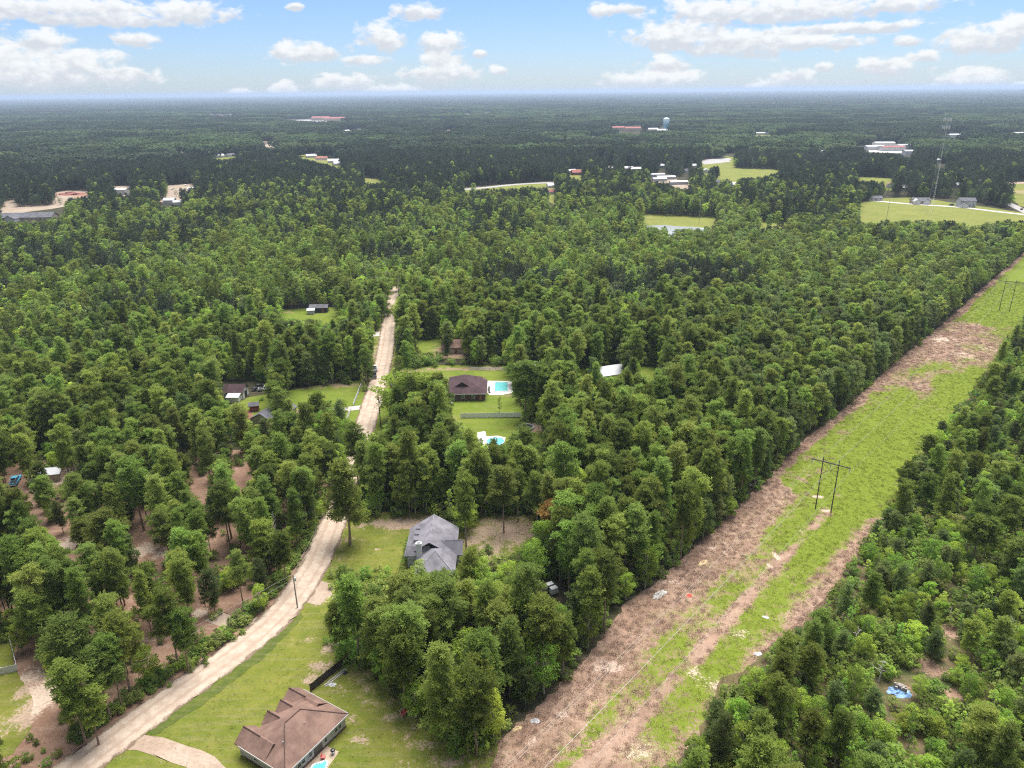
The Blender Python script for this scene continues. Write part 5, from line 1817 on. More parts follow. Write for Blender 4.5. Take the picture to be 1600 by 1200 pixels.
# ---- grey-roofed house
gh = empty('house', (-18.8, 140.0, 0), 0)
props(gh, 'grey shingled house with white chimney and row of dormers beside the lawn', 'house')
MB().box(-5.2, 5.2, 1.2, 12.6, 0, 2.9).box(-2.4, 5.4, -5.2, 1.2, 0, 2.9).box(1.0, 6.8, 1.9, 5.9, 0, 2.9).build('wall', 'grey_wall', gh)
MB().extrude([(-5.1, 2.9), (5.1, 2.9), (0, 6.4)], 12.3, 12.5, 'y').build('gable_end', 'grey_wall', gh)
rf = MB().gable(-5.9, 5.8, 1.0, 13.0, 3.0, 3.7, 'y').build('roof', 'grey_roof', gh)
MB().hip(-3.0, 6.0, -5.8, 4.2, 2.98, 3.1).build('front_roof', 'grey_roof', rf)
MB().gable(.5, 7.3, 1.4, 6.4, 3.02, 2.3, 'x').build('wing_roof', 'grey_roof', rf)
MB().gable_wall(1.2, 6.7, 1.7, 6.1, 2.6, 2.9, 2.0, 'x').build('wing_gable_end', 'white', gh)
MB().gable(-5.4, 0.0, .3, 3.4, 3.6, 1.7, 'x').build('porch_roof', 'grey_roof', rf)
MB().gable_wall(-5.0, -.2, .6, 3.1, 2.6, 3.5, 1.45, 'x').build('porch_gable_end', 'grey_wall', gh)
for yy in (5.6, 8.0, 10.4):
    dm = MB().gable_wall(-3.9, -1.0, yy - .65, yy + .65, 3.9, 5.0, .5, 'x').build('dormer', 'grey_wall', gh)
    MB().gable(-4.15, -.6, yy - .9, yy + .9, 4.95, .62, 'x', .12).build('dormer_roof', 'grey_roof', dm)
    window(gh, -3.9, yy, 4.6, .7, .7, '-x')
caps(rf, 'cap_grey', ((-.05, 2.0, 6.7), (-.05, 13.0, 6.7)), ((-3.0, -5.8, 2.98), (1.5, -1.3, 6.08)), ((6.0, -5.8, 2.98), (1.5, -1.3, 6.08)), ((3.2, 3.9, 5.32), (7.3, 3.9, 5.32)))
ch = MB().box(-2.9, -1.7, .2, 1.0, 0, 6.7).build('chimney', 'white', gh)
MB().box(-3.0, -1.6, .1, 1.1, 6.7, 6.9).box(-2.6, -2.0, .4, .8, 6.9, 7.2).build('chimney_cap', 'trim', ch)
for yy in (3.0, 6.0, 8.6, 11.2):
    window(gh, -5.2, yy, 1.5, 1.0, 1.4, '-x')
for xx in (-1.0, 1.6, 4.0):
    window(gh, xx, -5.2, 1.6, 1.0, 1.3, '-y')
window(gh, 6.8, 3.9, 1.5, 1.0, 1.3, '+x')
door(gh, -5.2, 4.4, 1.0, 2.1, '-x', 'brown_wood')
sh_lab = 'clipped dark green shrub against the road-facing wall of the grey house'
for k, yy in enumerate((-.6, .8, 2.2, 3.6, 5.4, 7.0, 8.6, 10.2, 11.6)):
    tm, cm, _, _ = KIND['shrub'][k % 4]
    r = empty('shrub', (-25.0 + random.uniform(-.2, .2), 140.0 + yy, 0), k)
    r.scale = (.62, .62, .75)
    link(bpy.data.objects.new('stem', tm), r)
    link(bpy.data.objects.new('crown', cm), r)
    props(r, sh_lab, 'shrub', 'shrubs along the grey house')
tr_ = empty('utility_trailer', G(862, 925), .5)
tr_.scale = (.7, .7, .75)
props(tr_, 'white and black boxy trailer half hidden by pines behind the grey house', 'trailer')
MB().box(-1.1, 1.1, -1.9, 1.9, .5, 2.3).build('body', 'white', tr_)
MB().box(-1.12, 1.12, -.35, .35, .52, 2.32).build('stripe', 'black', tr_)
for sx_ in (-1.05, 1.05):
    MB().extrude([(.35 * math.cos(t * .524), .35 + .35 * math.sin(t * .524)) for t in range(12)], sx_ - .1, sx_ + .1, 'x').build('wheel', 'rubber', tr_)

# ---- brick house with pool
kh = empty('house', (-16.0, 246.0, 0), 0)
props(kh, 'dark brick house with plum-brown hipped roof beside the swimming pool', 'house')
MB().box(-6.4, 6.6, -7.6, 7.6, 0, 2.7).build('wall', 'brick', kh)
rf = MB().hip(-7.0, 5.4, -8.3, 8.2, 2.8, 3.4).build('roof', 'plum_roof', kh)
MB().hip(-3.0, 7.2, -8.25, 5.0, 2.82, 2.4).build('side_roof', 'plum_roof', rf)
MB().gable(-4.6, 1.8, -5.4, 1.0, 4.0, 2.1, 'y').build('front_gable_roof', 'plum_roof', rf)
MB().extrude([(-4.2, 3.4), (1.4, 3.4), (-1.4, 5.9)], -5.2, -5.0, 'y').build('gable_end', 'plum_roof', rf)
MB().box(-6.9, 7.1, -8.34, -8.27, 2.55, 2.8).build('fascia', 'trim', kh)
for xx in (-4.5, -1.0, 2.5):
    window(kh, xx, -7.6, 1.5, 1.1, 1.3, '-y')
for yy in (-4, 0, 4):
    window(kh, 6.6, yy, 1.5, 1.1, 1.3, '+x')
door(kh, 5.0, -7.6, 1.0, 2.1, '-y', 'brown_wood')
sheet('pool_deck', [Vector(q) for q in ((-9.3, 257.2), (-.2, 256.5), (.4, 245.0), (-3, 243.4), (-7.9, 243.2), (-9.2, 246))], .10, 'pool_deck', 1.5, .03)
sp_ = empty('swimming_pool', (-3.9, 251.0, .1), 0)
props(sp_, 'rectangular turquoise swimming pool set in a white deck', 'pool')
MB().box(-2.3, 2.3, -4.3, 4.3, .005, .03).build('water', 'pool', sp_)
cpg = MB()
for (a, b, c_, d) in ((-2.6, 2.6, 4.3, 4.6), (-2.6, 2.6, -4.6, -4.3), (-2.6, -2.3, -4.3, 4.3), (2.3, 2.6, -4.3, 4.3)):
    cpg.box(a, b, c_, d, .0, .1)
cpg.build('coping', 'white', sp_)
MB().tube([(2.4, 3.4, 0), (2.4, 3.4, .9), (1.9, 3.4, .9), (1.9, 3.4, 0)], .03, 5).build('handrail', 'steel', sp_)
for k, (xx, yy) in enumerate(((-8.3, 248.5), (-8.1, 245.6))):
    lc = empty('lounge_chair', (xx, yy, .1), .3 * k)
    props(lc, 'dark lounge chair on the white pool deck, ' + ('nearer the house corner' if k else 'beside the pool edge'), 'chair')
    MB().box(-.3, .3, -.9, .4, .3, .36).build('seat', 'dark', lc)
    MB().add([(-.3, .4, .3), (.3, .4, .3), (.3, .95, .8), (-.3, .95, .8), (-.3, .4, .36), (.3, .4, .36), (.3, .9, .84), (-.3, .9, .84)], [(0, 3, 2, 1), (4, 5, 6, 7), (0, 1, 5, 4), (1, 2, 6, 5), (2, 3, 7, 6), (3, 0, 4, 7)]).build('backrest', 'dark', lc)
    for a in (-.25, .25):
        for b in (-.8, .3):
            MB().tube([(a, b, 0), (a, b, .3)], .02, 4).build('leg', 'steel', lc)
tram = empty('trampoline', (4.6, 214.6, 0), 0)
props(tram, 'round black trampoline with pale rim near the big pine', 'trampoline')
MB().cyl(0, 0, .84, .86, 1.95, 24).build('mat', 'net', tram)
ringp = [(2.15 * math.cos(2 * math.pi * k / 24), 2.15 * math.sin(2 * math.pi * k / 24), .85) for k in range(25)]
MB().tube(ringp, .11, 6).build('rim', 'steel', tram)
for k in range(6):
    a = k * math.pi / 3
    MB().tube([(2.15 * math.cos(a), 2.15 * math.sin(a), 0), (2.15 * math.cos(a), 2.15 * math.sin(a), .85)], .04, 5).build('leg', 'steel', tram)
ss = empty('swing_set', (7.2, 211.6, 0), .3)
props(ss, 'pale A-frame swing set on the bare red ground beside the trampoline', 'swing set')
for s in (-1.2, 1.2):
    MB().tube([(s, -.9, 0), (s, 0, 2.2), (s, .9, 0)], .06, 5).build('leg_frame', 'white', ss)
MB().tube([(-1.2, 0, 2.2), (1.2, 0, 2.2)], .06, 5).build('top_bar', 'white', ss)
for s in (-.5, .5):
    st_ = MB().box(s - .2, s + .2, -.1, .1, .5, .54).build('seat', 'black', ss)
    MB().tube([(s - .18, 0, .52), (s - .18, 0, 2.2)], .012, 4).tube([(s + .18, 0, .52), (s + .18, 0, 2.2)], .012, 4).build('chain', 'steel', st_)
sheet('concrete_slab', gp([(746, 676), (758, 674), (760, 682), (778, 681), (790, 684), (786, 700), (768, 704), (746, 694)]), .08, 'pool_deck', 1.5, .1)


def round_pool(loc, rad, mat, label, h=1.2):
    r = empty('round_pool', loc, 0)
    props(r, label, 'pool')
    MB().cyl(0, 0, 0, h - .12, rad, 28).build('water', mat, r)
    wl = MB()
    n = 28
    for k in range(n):
        a0, a1 = 2 * math.pi * k / n, 2 * math.pi * (k + 1) / n
        wl.prism([(rad * 1.004 * math.cos(a0), rad * 1.004 * math.sin(a0)), (rad * 1.05 * math.cos(a0), rad * 1.05 * math.sin(a0)), (rad * 1.05 * math.cos(a1), rad * 1.05 * math.sin(a1)), (rad * 1.004 * math.cos(a1), rad * 1.004 * math.sin(a1))], 0, h)
    wl.build('wall', 'white', r)


round_pool(Vector((-5.2, 203.6, 0)), 2.6, 'pool_blue', 'round light blue above-ground pool half hidden by pines below the white fence')
round_pool(G(774, 535), 4.2, 'liner_blue', 'deep blue above-ground pool glimpsed between trunks beyond the brick house')


# ---- simple gabled buildings
def gabled(name, loc, rz, L_, W_, h, rh, roof, wall, label, cat='house', wins=True, axis='x', doorside=True, over=.45):
    r = empty(name, loc, rz)
    props(r, label, cat)
    MB().gable_wall(-L_ / 2, L_ / 2, -W_ / 2, W_ / 2, 0, h, rh * .93, 'x').build('wall', wall, r)
    MB().gable(-L_ / 2 - over, L_ / 2 + over, -W_ / 2 - over, W_ / 2 + over, h + .05, rh, 'x').build('roof', roof, r)
    if wins:
        n = max(2, int(L_ / 3.6))
        for i in range(n):
            x = -L_ / 2 + L_ * (i + .5) / n
            if i == n // 2 and doorside:
                door(r, x, -W_ / 2, 1.1, min(2.1, h - .2), '-y', 'brown_wood')
            else:
                window(r, x, -W_ / 2, h * .55, 1.1, min(1.3, h * .5), '-y')
        window(r, L_ / 2, 0, h * .55, 1.1, min(1.3, h * .5), '+x')
        window(r, -L_ / 2, 0, h * .55, 1.1, min(1.3, h * .5), '-x')
    return r


barn = empty('barn', (-98.0, 244.6, 0), -.02)
props(barn, 'white barn with brown roof and bright white lean-to left of the road', 'barn')
MB().gable_wall(-3.4, 3.4, -2.7, 2.7, 0, 2.6, 1.8, 'x').build('wall', 'white', barn)
MB().gable(-3.8, 3.8, -3.2, 3.2, 2.7, 2.0, 'x').build('roof', 'plum_roof', barn)
MB().extrude([(-3.2, 2.62), (-6.0, 2.0), (-6.0, 1.85), (-3.2, 2.47)], -1.6, 3.0, 'x').build('lean_to_roof', 'metal_roof', barn)
MB().box(-1.4, 2.8, -5.7, -2.7, 0, 1.84).build('lean_to_wall', 'white', barn)
door(barn, 3.4, 0, 2.2, 2.3, '+x', 'dark')
window(barn, 3.4, -4.2, 1.2, .8, .8, '+x')
gabled('garden_shed', Vector((-87.6, 232.0, 0)), .2, 2.8, 2.4, 2.1, .9, 'slate_roof', 'red_brick', 'small reddish shed with grey roof between barn and house', 'shed', False)
gabled('house', Vector((-78.4, 223.5, 0)), 1.25, 13, 8.5, 2.7, 2.5, 'slate_roof', 'tan_wall', 'grey-roofed house half hidden by pines left of the road')
gabled('garden_shed', G(832, 577), 0, 4.2, 3.6, 2.3, 1.0, 'metal_roof', 'grey_wall', 'small pale shed at the wood edge right of the pool', 'shed', False)
gabled('metal_building', G(955, 591), .35, 11, 9, 3.2, 2.0, 'metal_roof', 'white', 'white metal-roofed building showing above the trees right of the pool', 'building', False)
sheet('patio', gp([(384, 642), (392, 642), (396, 654), (386, 656)]), .08, 'red_brick', 1, .1)
gabled('mobile_home', Vector((-94.5, 354, 0)), .05, 8.4, 4.2, 2.5, 1.2, 'slate_roof', 'dark', 'dark low outbuilding in the small mown clearing', 'building', True)
sa = gabled('garden_shed', Vector((-97.6, 350.4, 0)), .1, 3.0, 2.6, 2.0, .8, 'metal_roof', 'grey_wall', 'small pale shed in front of the dark outbuilding', 'shed', False)
gabled('house', G(712, 548), .1, 11, 8, 2.7, 2.2, 'brown_roof', 'tan_wall', 'tan house hidden among trunks beyond the brick house')
gabled('garden_shed', G(640, 704), .1, 4, 3.4, 2.2, 1, 'metal_roof', 'white', 'white shed glimpsed under the pines by the road', 'shed', False)
gabled('house', G(888, 700), .15, 12, 8, 2.7, 2.2, 'metal_roof', 'grey_wall', 'pale-roofed house glimpsed through pines right of the swing set')


# ---- vehicles
def pickup(loc, rz, mat, label, rack=False):
    r = empty('pickup_truck', loc, rz)
    props(r, label, 'truck')
    b = MB()
    b.extrude([(-2.75, .5), (2.7, .5), (2.75, .95), (1.5, 1.05), (-.65, 1.08), (-2.75, 1.08)], -.95, .95, 'y')
    b.build('body', mat, r)
    cab = MB().extrude([(-.75, 1.06), (1.45, 1.04), (.75, 1.75), (-.6, 1.78)], -.82, .82, 'y').build('cab', mat, r)
    MB().add([(1.36, -.72, 1.16), (1.36, .72, 1.16), (.84, .66, 1.7), (.84, -.66, 1.7)], [(0, 1, 2, 3)]).build('windshield', 'glass', cab)
    for s in (-1, 1):
        MB().extrude([(-.55, 1.2), (1.1, 1.2), (.66, 1.66), (-.5, 1.68)], s * .825 - .006, s * .825 + .006, 'y').build('side_window', 'glass', cab)
    MB().add([(-.72, -.66, 1.22), (-.72, .66, 1.22), (-.63, .62, 1.68), (-.63, -.62, 1.68)], [(0, 1, 2, 3)]).build('rear_window', 'glass', cab)
    MB().box(-2.6, -.85, -.8, .8, 1.085, 1.1).build('bed_floor', 'dark', r)
    for a in (-1.75, 1.75):
        for s in (-.86, .86):
            w = MB().extrude([(a + .39 * math.cos(t * .524), .39 + .39 * math.sin(t * .524)) for t in range(12)], s - .12, s + .12, 'y').build('wheel', 'rubber', r)
            MB().extrude([(a + .22 * math.cos(t * .524), .39 + .22 * math.sin(t * .524)) for t in range(12)], s + (.121 if s > 0 else -.135), s + (.135 if s > 0 else -.121), 'y').build('rim', 'steel', w)
    for s in (-.7, .7):
        MB().box(2.7, 2.77, s - .17, s + .17, .72, .9).build('headlight', 'white', r)
        MB().box(-2.79, -2.74, s - .1, s + .1, .75, 1.0).build('taillight', 'red_plastic', r)
    MB().box(2.7, 2.85, -.92, .92, .45, .62).box(-2.9, -2.75, -.92, .92, .45, .62).build('bumper', 'steel', r)
    if rack:
        for s in (-.75, .75):
            MB().tube([(-2.6, s, 1.08), (-2.6, s, 2.0), (1.6, s, 2.0)], .05, 5).build('rack_bar', 'steel', r)
    return r


rdir = math.atan2(30, -6.5)
pickup(Vector((-53.2, 270.2, .1)), rdir, 'white', 'white pickup parked at the left road edge')
pickup(Vector((-52.2, 262.6, .1)), rdir, 'black', 'black pickup parked behind the white one at the road edge')
pickup(Vector((-89.2, 250.2, 0)), .2, 'white', 'white pickup parked right of the barn')
pickup(Vector((-92.4, 251.8, 0)), 1.0, 'dark', 'dark pickup parked between the barn and the white truck')
pickup(G(25, 754), 1.9, 'blue', 'blue work truck with ladder rack parked among trees at far left', True)
gabled('garden_shed', G(83, 748), .2, 5, 4, 2.4, .9, 'metal_roof', 'tan_wall', 'pale flat shed beside sand at the left edge of the pine stand', 'shed', False)
pickup(G(687, 631), .1, 'white', 'white truck on the concrete drive in front of the brick house')

# ================================================================== POLES AND LINES
A0, A1 = G(1274, 795), G(1298, 802)
B0, B1 = G(1561, 485), G(1577, 487)


def h_frame(p, q, ha, hb, label):
    p, q = Vector(p), Vector(q)
    d = (q - p).normalized()
    r = empty('transmission_pole', (p.x, p.y, 0), math.atan2(d.y, d.x))
    props(r, label, 'pole')
    w = (q - p).length
    for x in (0, w):
        MB().tube([(x, 0, -.2), (x, 0, ha * .5), (x, 0, ha)], [.15, .13, .10], 8).build('pole', 'pole_wood', r)
    MB().box(-w * .72, w * 1.72, -.09, .09, hb - .12, hb + .12).build('crossarm', 'pole_wood', r)
    MB().tube([(0, 0, hb - 3.4), (w, 0, hb - .4)], .06, 5).build('brace', 'pole_wood', r)
    MB().tube([(w, 0, hb - 3.4), (0, 0, hb - .4)], .06, 5).build('brace', 'pole_wood', r)
    att = []
    for x in (-w * .68, w * .5, w * 1.68):
        MB().tube([(x, 0, hb - .16), (x, 0, hb - .5), (x, 0, hb - 1.25)], [.05, .12, .12], 8).build('insulator', 'steel', r)
        att.append((r.location.x + d.x * x, r.location.y + d.y * x, hb - 1.3))
    for x in (0, w):
        att.append((r.location.x + d.x * x, r.location.y + d.y * x, ha + .02))
    return att


ta = h_frame(A0, A1, 15.0, 13.6, 'dark wooden H-frame power pole in the clearing, the nearer one')
tb = h_frame(B0, B1, 15.6, 14.2, 'dark wooden H-frame power pole far up the clearing')
step = (B0 - A0)
tz = [tuple(Vector(p) - step * .75) for p in ta]
td = [tuple(Vector(p) + step * 1.0) for p in tb]
WN = ['outer conductor on the woods side', 'middle conductor', 'outer conductor on the thicket side', 'thin top wire on the woods side', 'thin top wire on the thicket side']


def wire(p, q, sag, rad, label, group=None):
    p, q = Vector(p), Vector(q)
    n = 28
    pts = []
    for i in range(n + 1):
        t = i / n
        v = p.lerp(q, t)
        v.z -= sag * 4 * t * (1 - t)
        pts.append(v)
    o = MB().tube(pts, rad, 4).build('overhead_wire', 'wire')
    props(o, label, 'wire', group)


for i in range(5):
    rad = .02 if i < 3 else .013
    sg = 4.2 if i < 3 else 2.8
    wire(tz[i], ta[i], sg * .5, rad, WN[i] + ' of the power line, span toward the camera')
    wire(ta[i], tb[i], sg, rad, WN[i] + ' of the power line, span between the two H-frames')
    wire(tb[i], td[i], sg, rad, WN[i] + ' of the power line, span beyond the far H-frame')


def util_pole(b, h, label, mat='grey_wood', light=False):
    r = empty('utility_pole', b, 0)
    props(r, label, 'pole')
    MB().tube([(0, 0, -.2), (0, 0, h * .5), (0, 0, h)], [.17, .14, .11], 8).build('pole', mat, r)
    MB().tube([(.3, 0, h * .82), (.3, 0, h * .82 + .8)], .22, 10).build('transformer', 'steel', r)
    MB().box(-.06, .3, -.05, .05, h * .82 + .3, h * .82 + .42).build('bracket', 'dark', r)
    MB().tube([(0, 0, h), (0, 0, h + .25)], .05, 6).build('insulator', 'steel', r)
    return Vector((b.x, b.y, h + .2))


u1 = util_pole(G(465, 950), 8.3, 'slim grey utility pole at the junction beside the road')
u2 = util_pole(G(595, 668), 10.5, 'dark utility pole on the right verge near the brick house drive', 'pole_wood')
u3 = util_pole(G(1092, 350), 18.0, 'tall pale pole rising from the far field behind the pond')
u4 = util_pole(G(-80, 1250), 8.3, 'utility pole beside the road outside the lower left corner')
u5 = util_pole(G(627, 452), 10.5, 'utility pole by the far end of the dirt road', 'pole_wood')
for k, z in enumerate((0, -1.2)):
    wire(u4 + Vector((0, 0, z)), u1 + Vector((0, 0, z)), .6, .018, ('upper' if k == 0 else 'lower') + ' service wire along the lower road')
    wire(u1 + Vector((0, 0, z)), u2 + Vector((0, 0, z)), 1.0, .018, ('upper' if k == 0 else 'lower') + ' service wire from junction pole to the verge pole')
    wire(u2 + Vector((0, 0, z)), u5 + Vector((0, 0, z)), 1.6, .018, ('upper' if k == 0 else 'lower') + ' service wire along the far straight of the road')

# dead trees
def snag(loc, h, seed, label):
    r = random.Random(seed)
    o = empty('dead_tree', loc, r.uniform(0, 6))
    props(o, label, 'tree')
    MB().tube([(0, 0, -.2), (.15, 0, h * .5), (.1, .2, h)], [.16, .1, .03], 6).build('trunk', 'dead_wood', o)
    for k in range(16):
        z = h * r.uniform(.35, .95)
        a = r.uniform(0, 6.28)
        ln = r.uniform(.8, 2.2) * (1.25 - z / h)
        d = Vector((math.cos(a), math.sin(a), r.uniform(.3, .9)))
        p = Vector((.12, .1, z))
        MB().tube([p, p + d * ln * .55, p + d * ln + Vector((r.uniform(-.3, .3), r.uniform(-.3, .3), 0))], [.05, .035, .012], 4).build('branch', 'dead_wood', o)


snag(G(1524, 930), 7.5, 1, 'bleached bare dead tree in the young growth at right')
snag(G(1372, 1066), 5.0, 2, 'thin grey dead stem beside the blue tarp')
snag(G(1335, 1020), 6.0, 4, 'bare grey dead tree at the front of the young growth near the clearing')
snag(G(1570, 1010), 7.0, 5, 'pale dead tree at the right picture edge, below the larger dead tree')
snag(G(432, 850), 9.0, 6, 'bare dead pine stem among the trees left of the road bend')
snag(G(526, 1012), 5.5, 3, 'grey dead tree at the corner of the block, facing the mown yard')

# ================================================================== FAR BUILDINGS
lb = gabled('long_building', G(30, 344), .05, 62, 13, 3.0, 3.4, 'slate_roof', 'tan_wall', 'long grey-roofed building at the far left edge', 'building')
MB().gable(-5.2, 5.2, -15, 2, 3.1, 2.9, 'y').build('wing_roof', 'slate_roof', lb)
MB().gable_wall(-4.6, 4.6, -14.4, 1.5, 0, 3.0, 2.6, 'y').build('wing_wall', 'white', lb)
gabled('warehouse', G(190, 304), -.05, 15, 10, 5.5, 1.4, 'metal_roof', 'white', 'white warehouse with dark doorway in the bare yard', 'building', True)
gabled('trailer_home', G(211, 297), 0, 12, 4, 2.8, .7, 'metal_roof', 'white', 'long white trailer behind the warehouse', 'trailer', False)
gabled('metal_building', G(266, 319), .1, 10, 8, 4.2, 2.0, 'metal_roof', 'white', 'white barrel-like building at the near side of the bare yard', 'building', False)
gabled('metal_building', G(278, 321), .3, 7, 6, 3.4, 1.6, 'metal_roof', 'white', 'smaller white building right of the near yard building', 'building', False)
gabled('garden_shed', G(303, 301), .4, 11, 7, 4.0, 2.0, 'metal_roof', 'white', 'white shed at the right end of the bare yard', 'shed', False)
cars_far = [(165, 300), (176, 297), (226, 303), (232, 300), (238, 298), (245, 303), (225, 296), (270, 296), (256, 297), (234, 318), (244, 317), (250, 318), (216, 318), (222, 316), (290, 290), (150, 301)]


def far_car(loc, rz, mat, label, group):
    b = MB()
    b.extrude([(-2.2, .4), (2.2, .4), (2.2, .9), (1.2, 1.0), (.7, 1.5), (-1.3, 1.5), (-1.9, .95), (-2.2, .9)], -.88, .88, 'y')
    o = b.build('parked_car', mat)
    o.location = loc
    o.rotation_euler.z = rz
    for a in (-1.4, 1.4):
        MB().extrude([(a + .33 * math.cos(t * .785), .33 + .33 * math.sin(t * .785)) for t in range(8)], -.9, .9, 'y').build('wheels', 'rubber', o)
    MB().box(-1.2, .75, -.89, .89, 1.08, 1.4).build('windows', 'glass', o)
    props(o, label, 'car', group)


cm_ = ['white', 'steel', 'dark', 'white', 'red_plastic', 'white', 'blue']
for i, p in enumerate(cars_far):
    far_car(G(*p), random.uniform(0, 3), cm_[i % 7], 'car parked in the bare yard by the far left buildings', 'cars in the bare yard')
h2 = gabled('two_storey_house', G(1508, 323), -.12, 13, 9, 5.6, 2.4, 'slate_roof', 'grey_wall', 'two-storey pale blue-grey house on the far field lane', 'house')
for x in (-4.5, -1.5, 1.5, 4.5):
    window(h2, x, -4.5, 1.5, 1.1, 1.3, '-y')
MB().gable_wall(-6.8, -1.2, -8.6, -4.4, 0, 2.7, 1.5, 'y').build('garage', 'white', h2)
MB().gable(-7.1, -.9, -9.0, -4.0, 2.75, 1.65, 'y').build('garage_roof', 'slate_roof', h2)
h3 = gabled('house', G(1437, 318), -.1, 15, 9, 2.8, 2.6, 'slate_roof', 'tan_wall', 'single-storey house with white front gables on the far field lane', 'house')
for x in (-5.2, 3.2):
    MB().gable_wall(x - 2.6, x + 2.6, -7.4, -4.4, 0, 2.8, 1.9, 'y').build('front_gable', 'white', h3)
    MB().gable(x - 3, x + 3, -7.8, -1.5, 2.86, 2.1, 'y').build('front_gable_roof', 'metal_roof' if x < 0 else 'slate_roof', h3)
gabled('house', G(1366, 313), -.1, 12, 8, 2.7, 1.6, 'slate_roof', 'grey_wall', 'low grey house at the wood edge where the far lane begins', 'house')
far_car(G(1487, 321), .2, 'dark', 'dark car on the grass beside the two-storey house', None)
far_car(G(1596, 328), .9, 'dark', 'dark car on the road at the far right edge', None)
gabled('house', G(903, 273), .2, 17, 10, 3.2, 3.4, 'red_roof', 'red_brick', 'red brick house glimpsed at the far road', 'house')
for i, p in enumerate(((958, 266), (976, 266), (996, 267))):
    gabled('house', G(*p), .05 * i, 20, 10, 3, 2, 'metal_roof', 'tan_wall', ['leftmost', 'middle', 'rightmost'][i] + ' white roof of the row beyond the far woods', 'house', False)
for i, p in enumerate(((1026, 276), (1040, 280), (1030, 283), (1060, 288))):
    gabled('metal_building', G(*p), .1, (18, 22, 16, 20)[i], 7, 3, 1.2, 'metal_roof', 'grey_wall', ['highest', 'right-hand', 'nearest', 'rightmost lone'][i] + ' pale shed of the group beyond the pond field', 'building', False)
for i, (p, L_, W_, h_, rm) in enumerate((((1365, 234), 30, 20, 6, 'metal_roof'), ((1392, 235), 38, 22, 6, 'red_roof'), ((1412, 233), 26, 20, 7, 'metal_roof'), ((1380, 229), 34, 18, 7, 'metal_roof'), ((1418, 243), 14, 12, 7, 'metal_roof'), ((1318, 238), 15, 10, 4, 'metal_roof'), ((1445, 244), 10, 8, 5, 'metal_roof'), ((1470, 254), 20, 10, 4, 'metal_roof'), ((1490, 214), 44, 14, 5, 'metal_roof'), ((1598, 212), 40, 20, 6, 'metal_roof'), ((1188, 211), 46, 16, 5, 'metal_roof'))):
    gabled('commercial_building', G(*p), .08 * (i % 3 - 1), L_, W_, h_, 1.6, rm, 'white', ['white roof at the left of the distant shop cluster', 'red-roofed store in the distant shop cluster', 'white roof at the right of the distant shop cluster', 'white roof at the back of the distant shop cluster', 'small white box at the near corner of the distant shop cluster', 'small lone white building left of the shop cluster', 'tiny white building right of the shop cluster', 'pale building under the tall mast', 'long pale building right of the mast top', 'pale building at the right edge below the horizon', 'long pale roof left of the shop cluster, near the horizon'][i], 'building', False)
for i, (p, L_, W_, h_, rm) in enumerate((((965, 204), 34, 22, 8, 'red_roof'), ((988, 205), 40, 24, 8, 'red_roof'), ((914, 199), 20, 14, 6, 'red_roof'), ((940, 202), 30, 14, 6, 'red_roof'), ((1020, 207), 24, 16, 8, 'metal_roof'), ((1034, 208), 26, 16, 7, 'metal_roof'))):
    gabled('town_building', G(*p), 0, L_, W_, h_, 3, rm, 'tan_wall', ['left red roof of the big pair in the far town', 'right red roof of the big pair in the far town', 'small red roof farthest left in the far town', 'red roof between the small and the big ones in the far town', 'white building left of the water tower', 'white building at the foot of the water tower'][i], 'building', False)
for i, (p, L_, W_, rm) in enumerate((((502, 188), 70, 40, 'red_roof'), ((524, 189), 80, 40, 'red_roof'))):
    gabled('shopping_centre', G(*p), 0, L_, W_, 10, 5, rm, 'tan_wall', ['left', 'right'][i] + ' red roof of the shopping centre near the horizon', 'building', False)
for i in range(60):
    far_car(G(random.uniform(434, 505), random.uniform(188.5, 192.5)), random.uniform(0, 3), cm_[i % 7], 'car in the distant parking lot by the shopping centre', 'cars in the distant parking lot')
for i, (p, rm) in enumerate((((503, 250), 'red_roof'), ((522, 254), 'metal_roof'), ((487, 246), 'metal_roof'), ((530, 258), 'metal_roof'), ((418, 225), 'brown_roof'), ((342, 246), 'metal_roof'), ((360, 245), 'slate_roof'), ((80, 208), 'metal_roof'), ((105, 208), 'metal_roof'))):
    gabled('house', G(*p), .2 * i, 18, 10, 3, 2.6, rm, 'white', ['red-roofed house in the small far-left hamlet', 'white-roofed house in the middle of the small far-left hamlet', 'white-roofed house at the left of the small far-left hamlet', 'white-roofed house at the right end of the small far-left hamlet', 'brown-roofed house in the tan yard opening', 'white roof in the thin gap at far left', 'grey roof in the thin gap at far left', 'left of two tiny white roofs deep in the left forest', 'right of two tiny white roofs deep in the left forest'][i], 'house', False)
for i, p in enumerate(((864, 303), (862, 293), (893, 270))):
    gabled('house', G(*p), .3, 10, 7, 2.7, 2, ('red_roof', 'metal_roof', 'metal_roof')[i], 'white', ['small red-roofed house by the far road end', 'small white house by the far road end', 'white outbuilding beside the red brick house'][i], 'house', False)

for i, p in enumerate(SPECKS):
    g = G(*p)
    k = min(2.6, max(1.0, g.y / 750))
    gabled('house', g, (i * .7) % 3.1, 9 * k, 6.5 * k ** .7, 3, 2.2, ('metal_roof', 'slate_roof', 'metal_roof', 'brown_roof')[i % 4], 'white',
           '%s roof glimpsed in the far canopy, %s' % (('white', 'grey', 'white', 'brown')[i % 4], 'left of the far road' if p[0] < 800 else ('between the ponded field and the town' if p[0] < 1150 else 'around the mast and shop cluster')), 'house', False)['group'] = 'scattered far roofs'

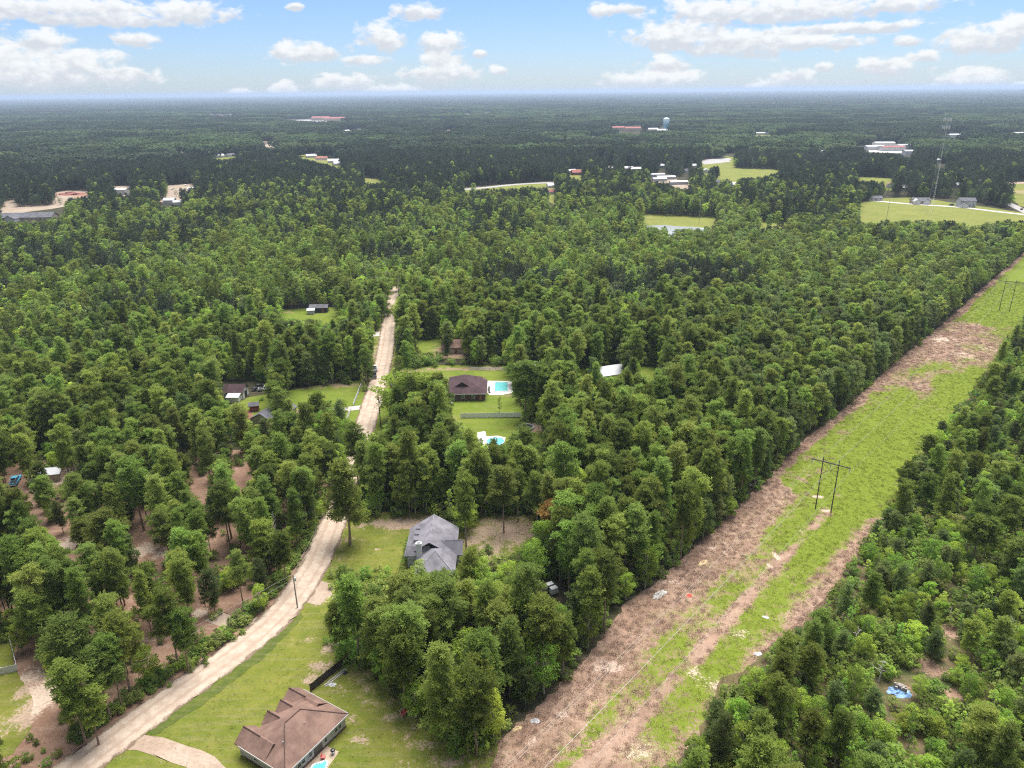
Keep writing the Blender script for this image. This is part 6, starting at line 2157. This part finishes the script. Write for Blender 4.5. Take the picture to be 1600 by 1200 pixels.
# water tower
wtw = empty('water_tower', G(1040, 206), 0)
props(wtw, 'bright blue water tower standing over the far town', 'water tower')
MB().tube([(0, 0, 18), (0, 0, 20), (0, 0, 26), (0, 0, 31), (0, 0, 33.5), (0, 0, 34.5)], [3, 6.5, 7.6, 7.6, 5.5, .8], 20).build('tank', 'tank_white', wtw)
MB().tube([(0, 0, 0), (0, 0, 19)], [2.2, 2.0], 14).build('riser', 'blue', wtw)
for k in range(6):
    a = k * math.pi / 3
    MB().tube([(8.5 * math.cos(a), 8.5 * math.sin(a), 0), (6.6 * math.cos(a), 6.6 * math.sin(a), 22)], .6, 6).build('leg', 'blue', wtw)
MB().tube([(7.6 * math.cos(t * .262), 7.6 * math.sin(t * .262), 24) for t in range(25)], .5, 5).build('balcony', 'blue', wtw)

# cell mast
mast = empty('radio_mast', G(1452, 335), .3)
props(mast, 'tall thin lattice mast with white antenna panels at its top', 'mast')
MH = 76.0
for k in range(3):
    a = k * 2.094
    MB().tube([(2.6 * math.cos(a), 2.6 * math.sin(a), 0), (.7 * math.cos(a), .7 * math.sin(a), MH)], .06, 5).build('leg', 'steel', mast)
br_ = MB()
n = 26
for i in range(n):
    z0, z1 = MH * i / n, MH * (i + 1) / n
    r0, r1 = 2.6 - 1.9 * i / n, 2.6 - 1.9 * (i + 1) / n
    for k in range(3):
        a, b = k * 2.094, (k + 1) * 2.094
        br_.tube([(r0 * math.cos(a), r0 * math.sin(a), z0), (r1 * math.cos(b), r1 * math.sin(b), z1)], .02, 3)
br_.build('bracing', 'steel', mast)
for z in (69.5, 75.5):
    MB().tube([(2.6 * math.cos(t * .524), 2.6 * math.sin(t * .524), z) for t in range(13)], .1, 4).build('platform', 'steel', mast)
    for k in range(9):
        a = k * .698
        MB().box(-.22, .22, -.12, .12, -1.3, 1.3).build('antenna_panel', 'white', mast).location = (2.8 * math.cos(a), 2.8 * math.sin(a), z)
util_pole(G(1385, 343), 15, 'pale pole standing in the far field')
util_pole(G(464, 243), 26, 'tall pale pole beside the far-left hamlet')

# ================================================================== AIR
hz = MB().box(-57000, 57000, -57000, 57000, -1.0, 130)
haze = hz.build('haze', 'white')
haze.data.materials.clear()
hm, nt, out = new_mat('haze_air')
pv = nt.nodes.new('ShaderNodeVolumePrincipled')
pv.inputs['Color'].default_value = (0.50, 0.62, 0.82, 1)
pv.inputs['Density'].default_value = 0.00009
pv.inputs['Anisotropy'].default_value = 0.25
nt.links.new(pv.outputs[0], out.inputs['Volume'])
haze.data.materials.append(hm)
haze['kind'] = 'stuff'
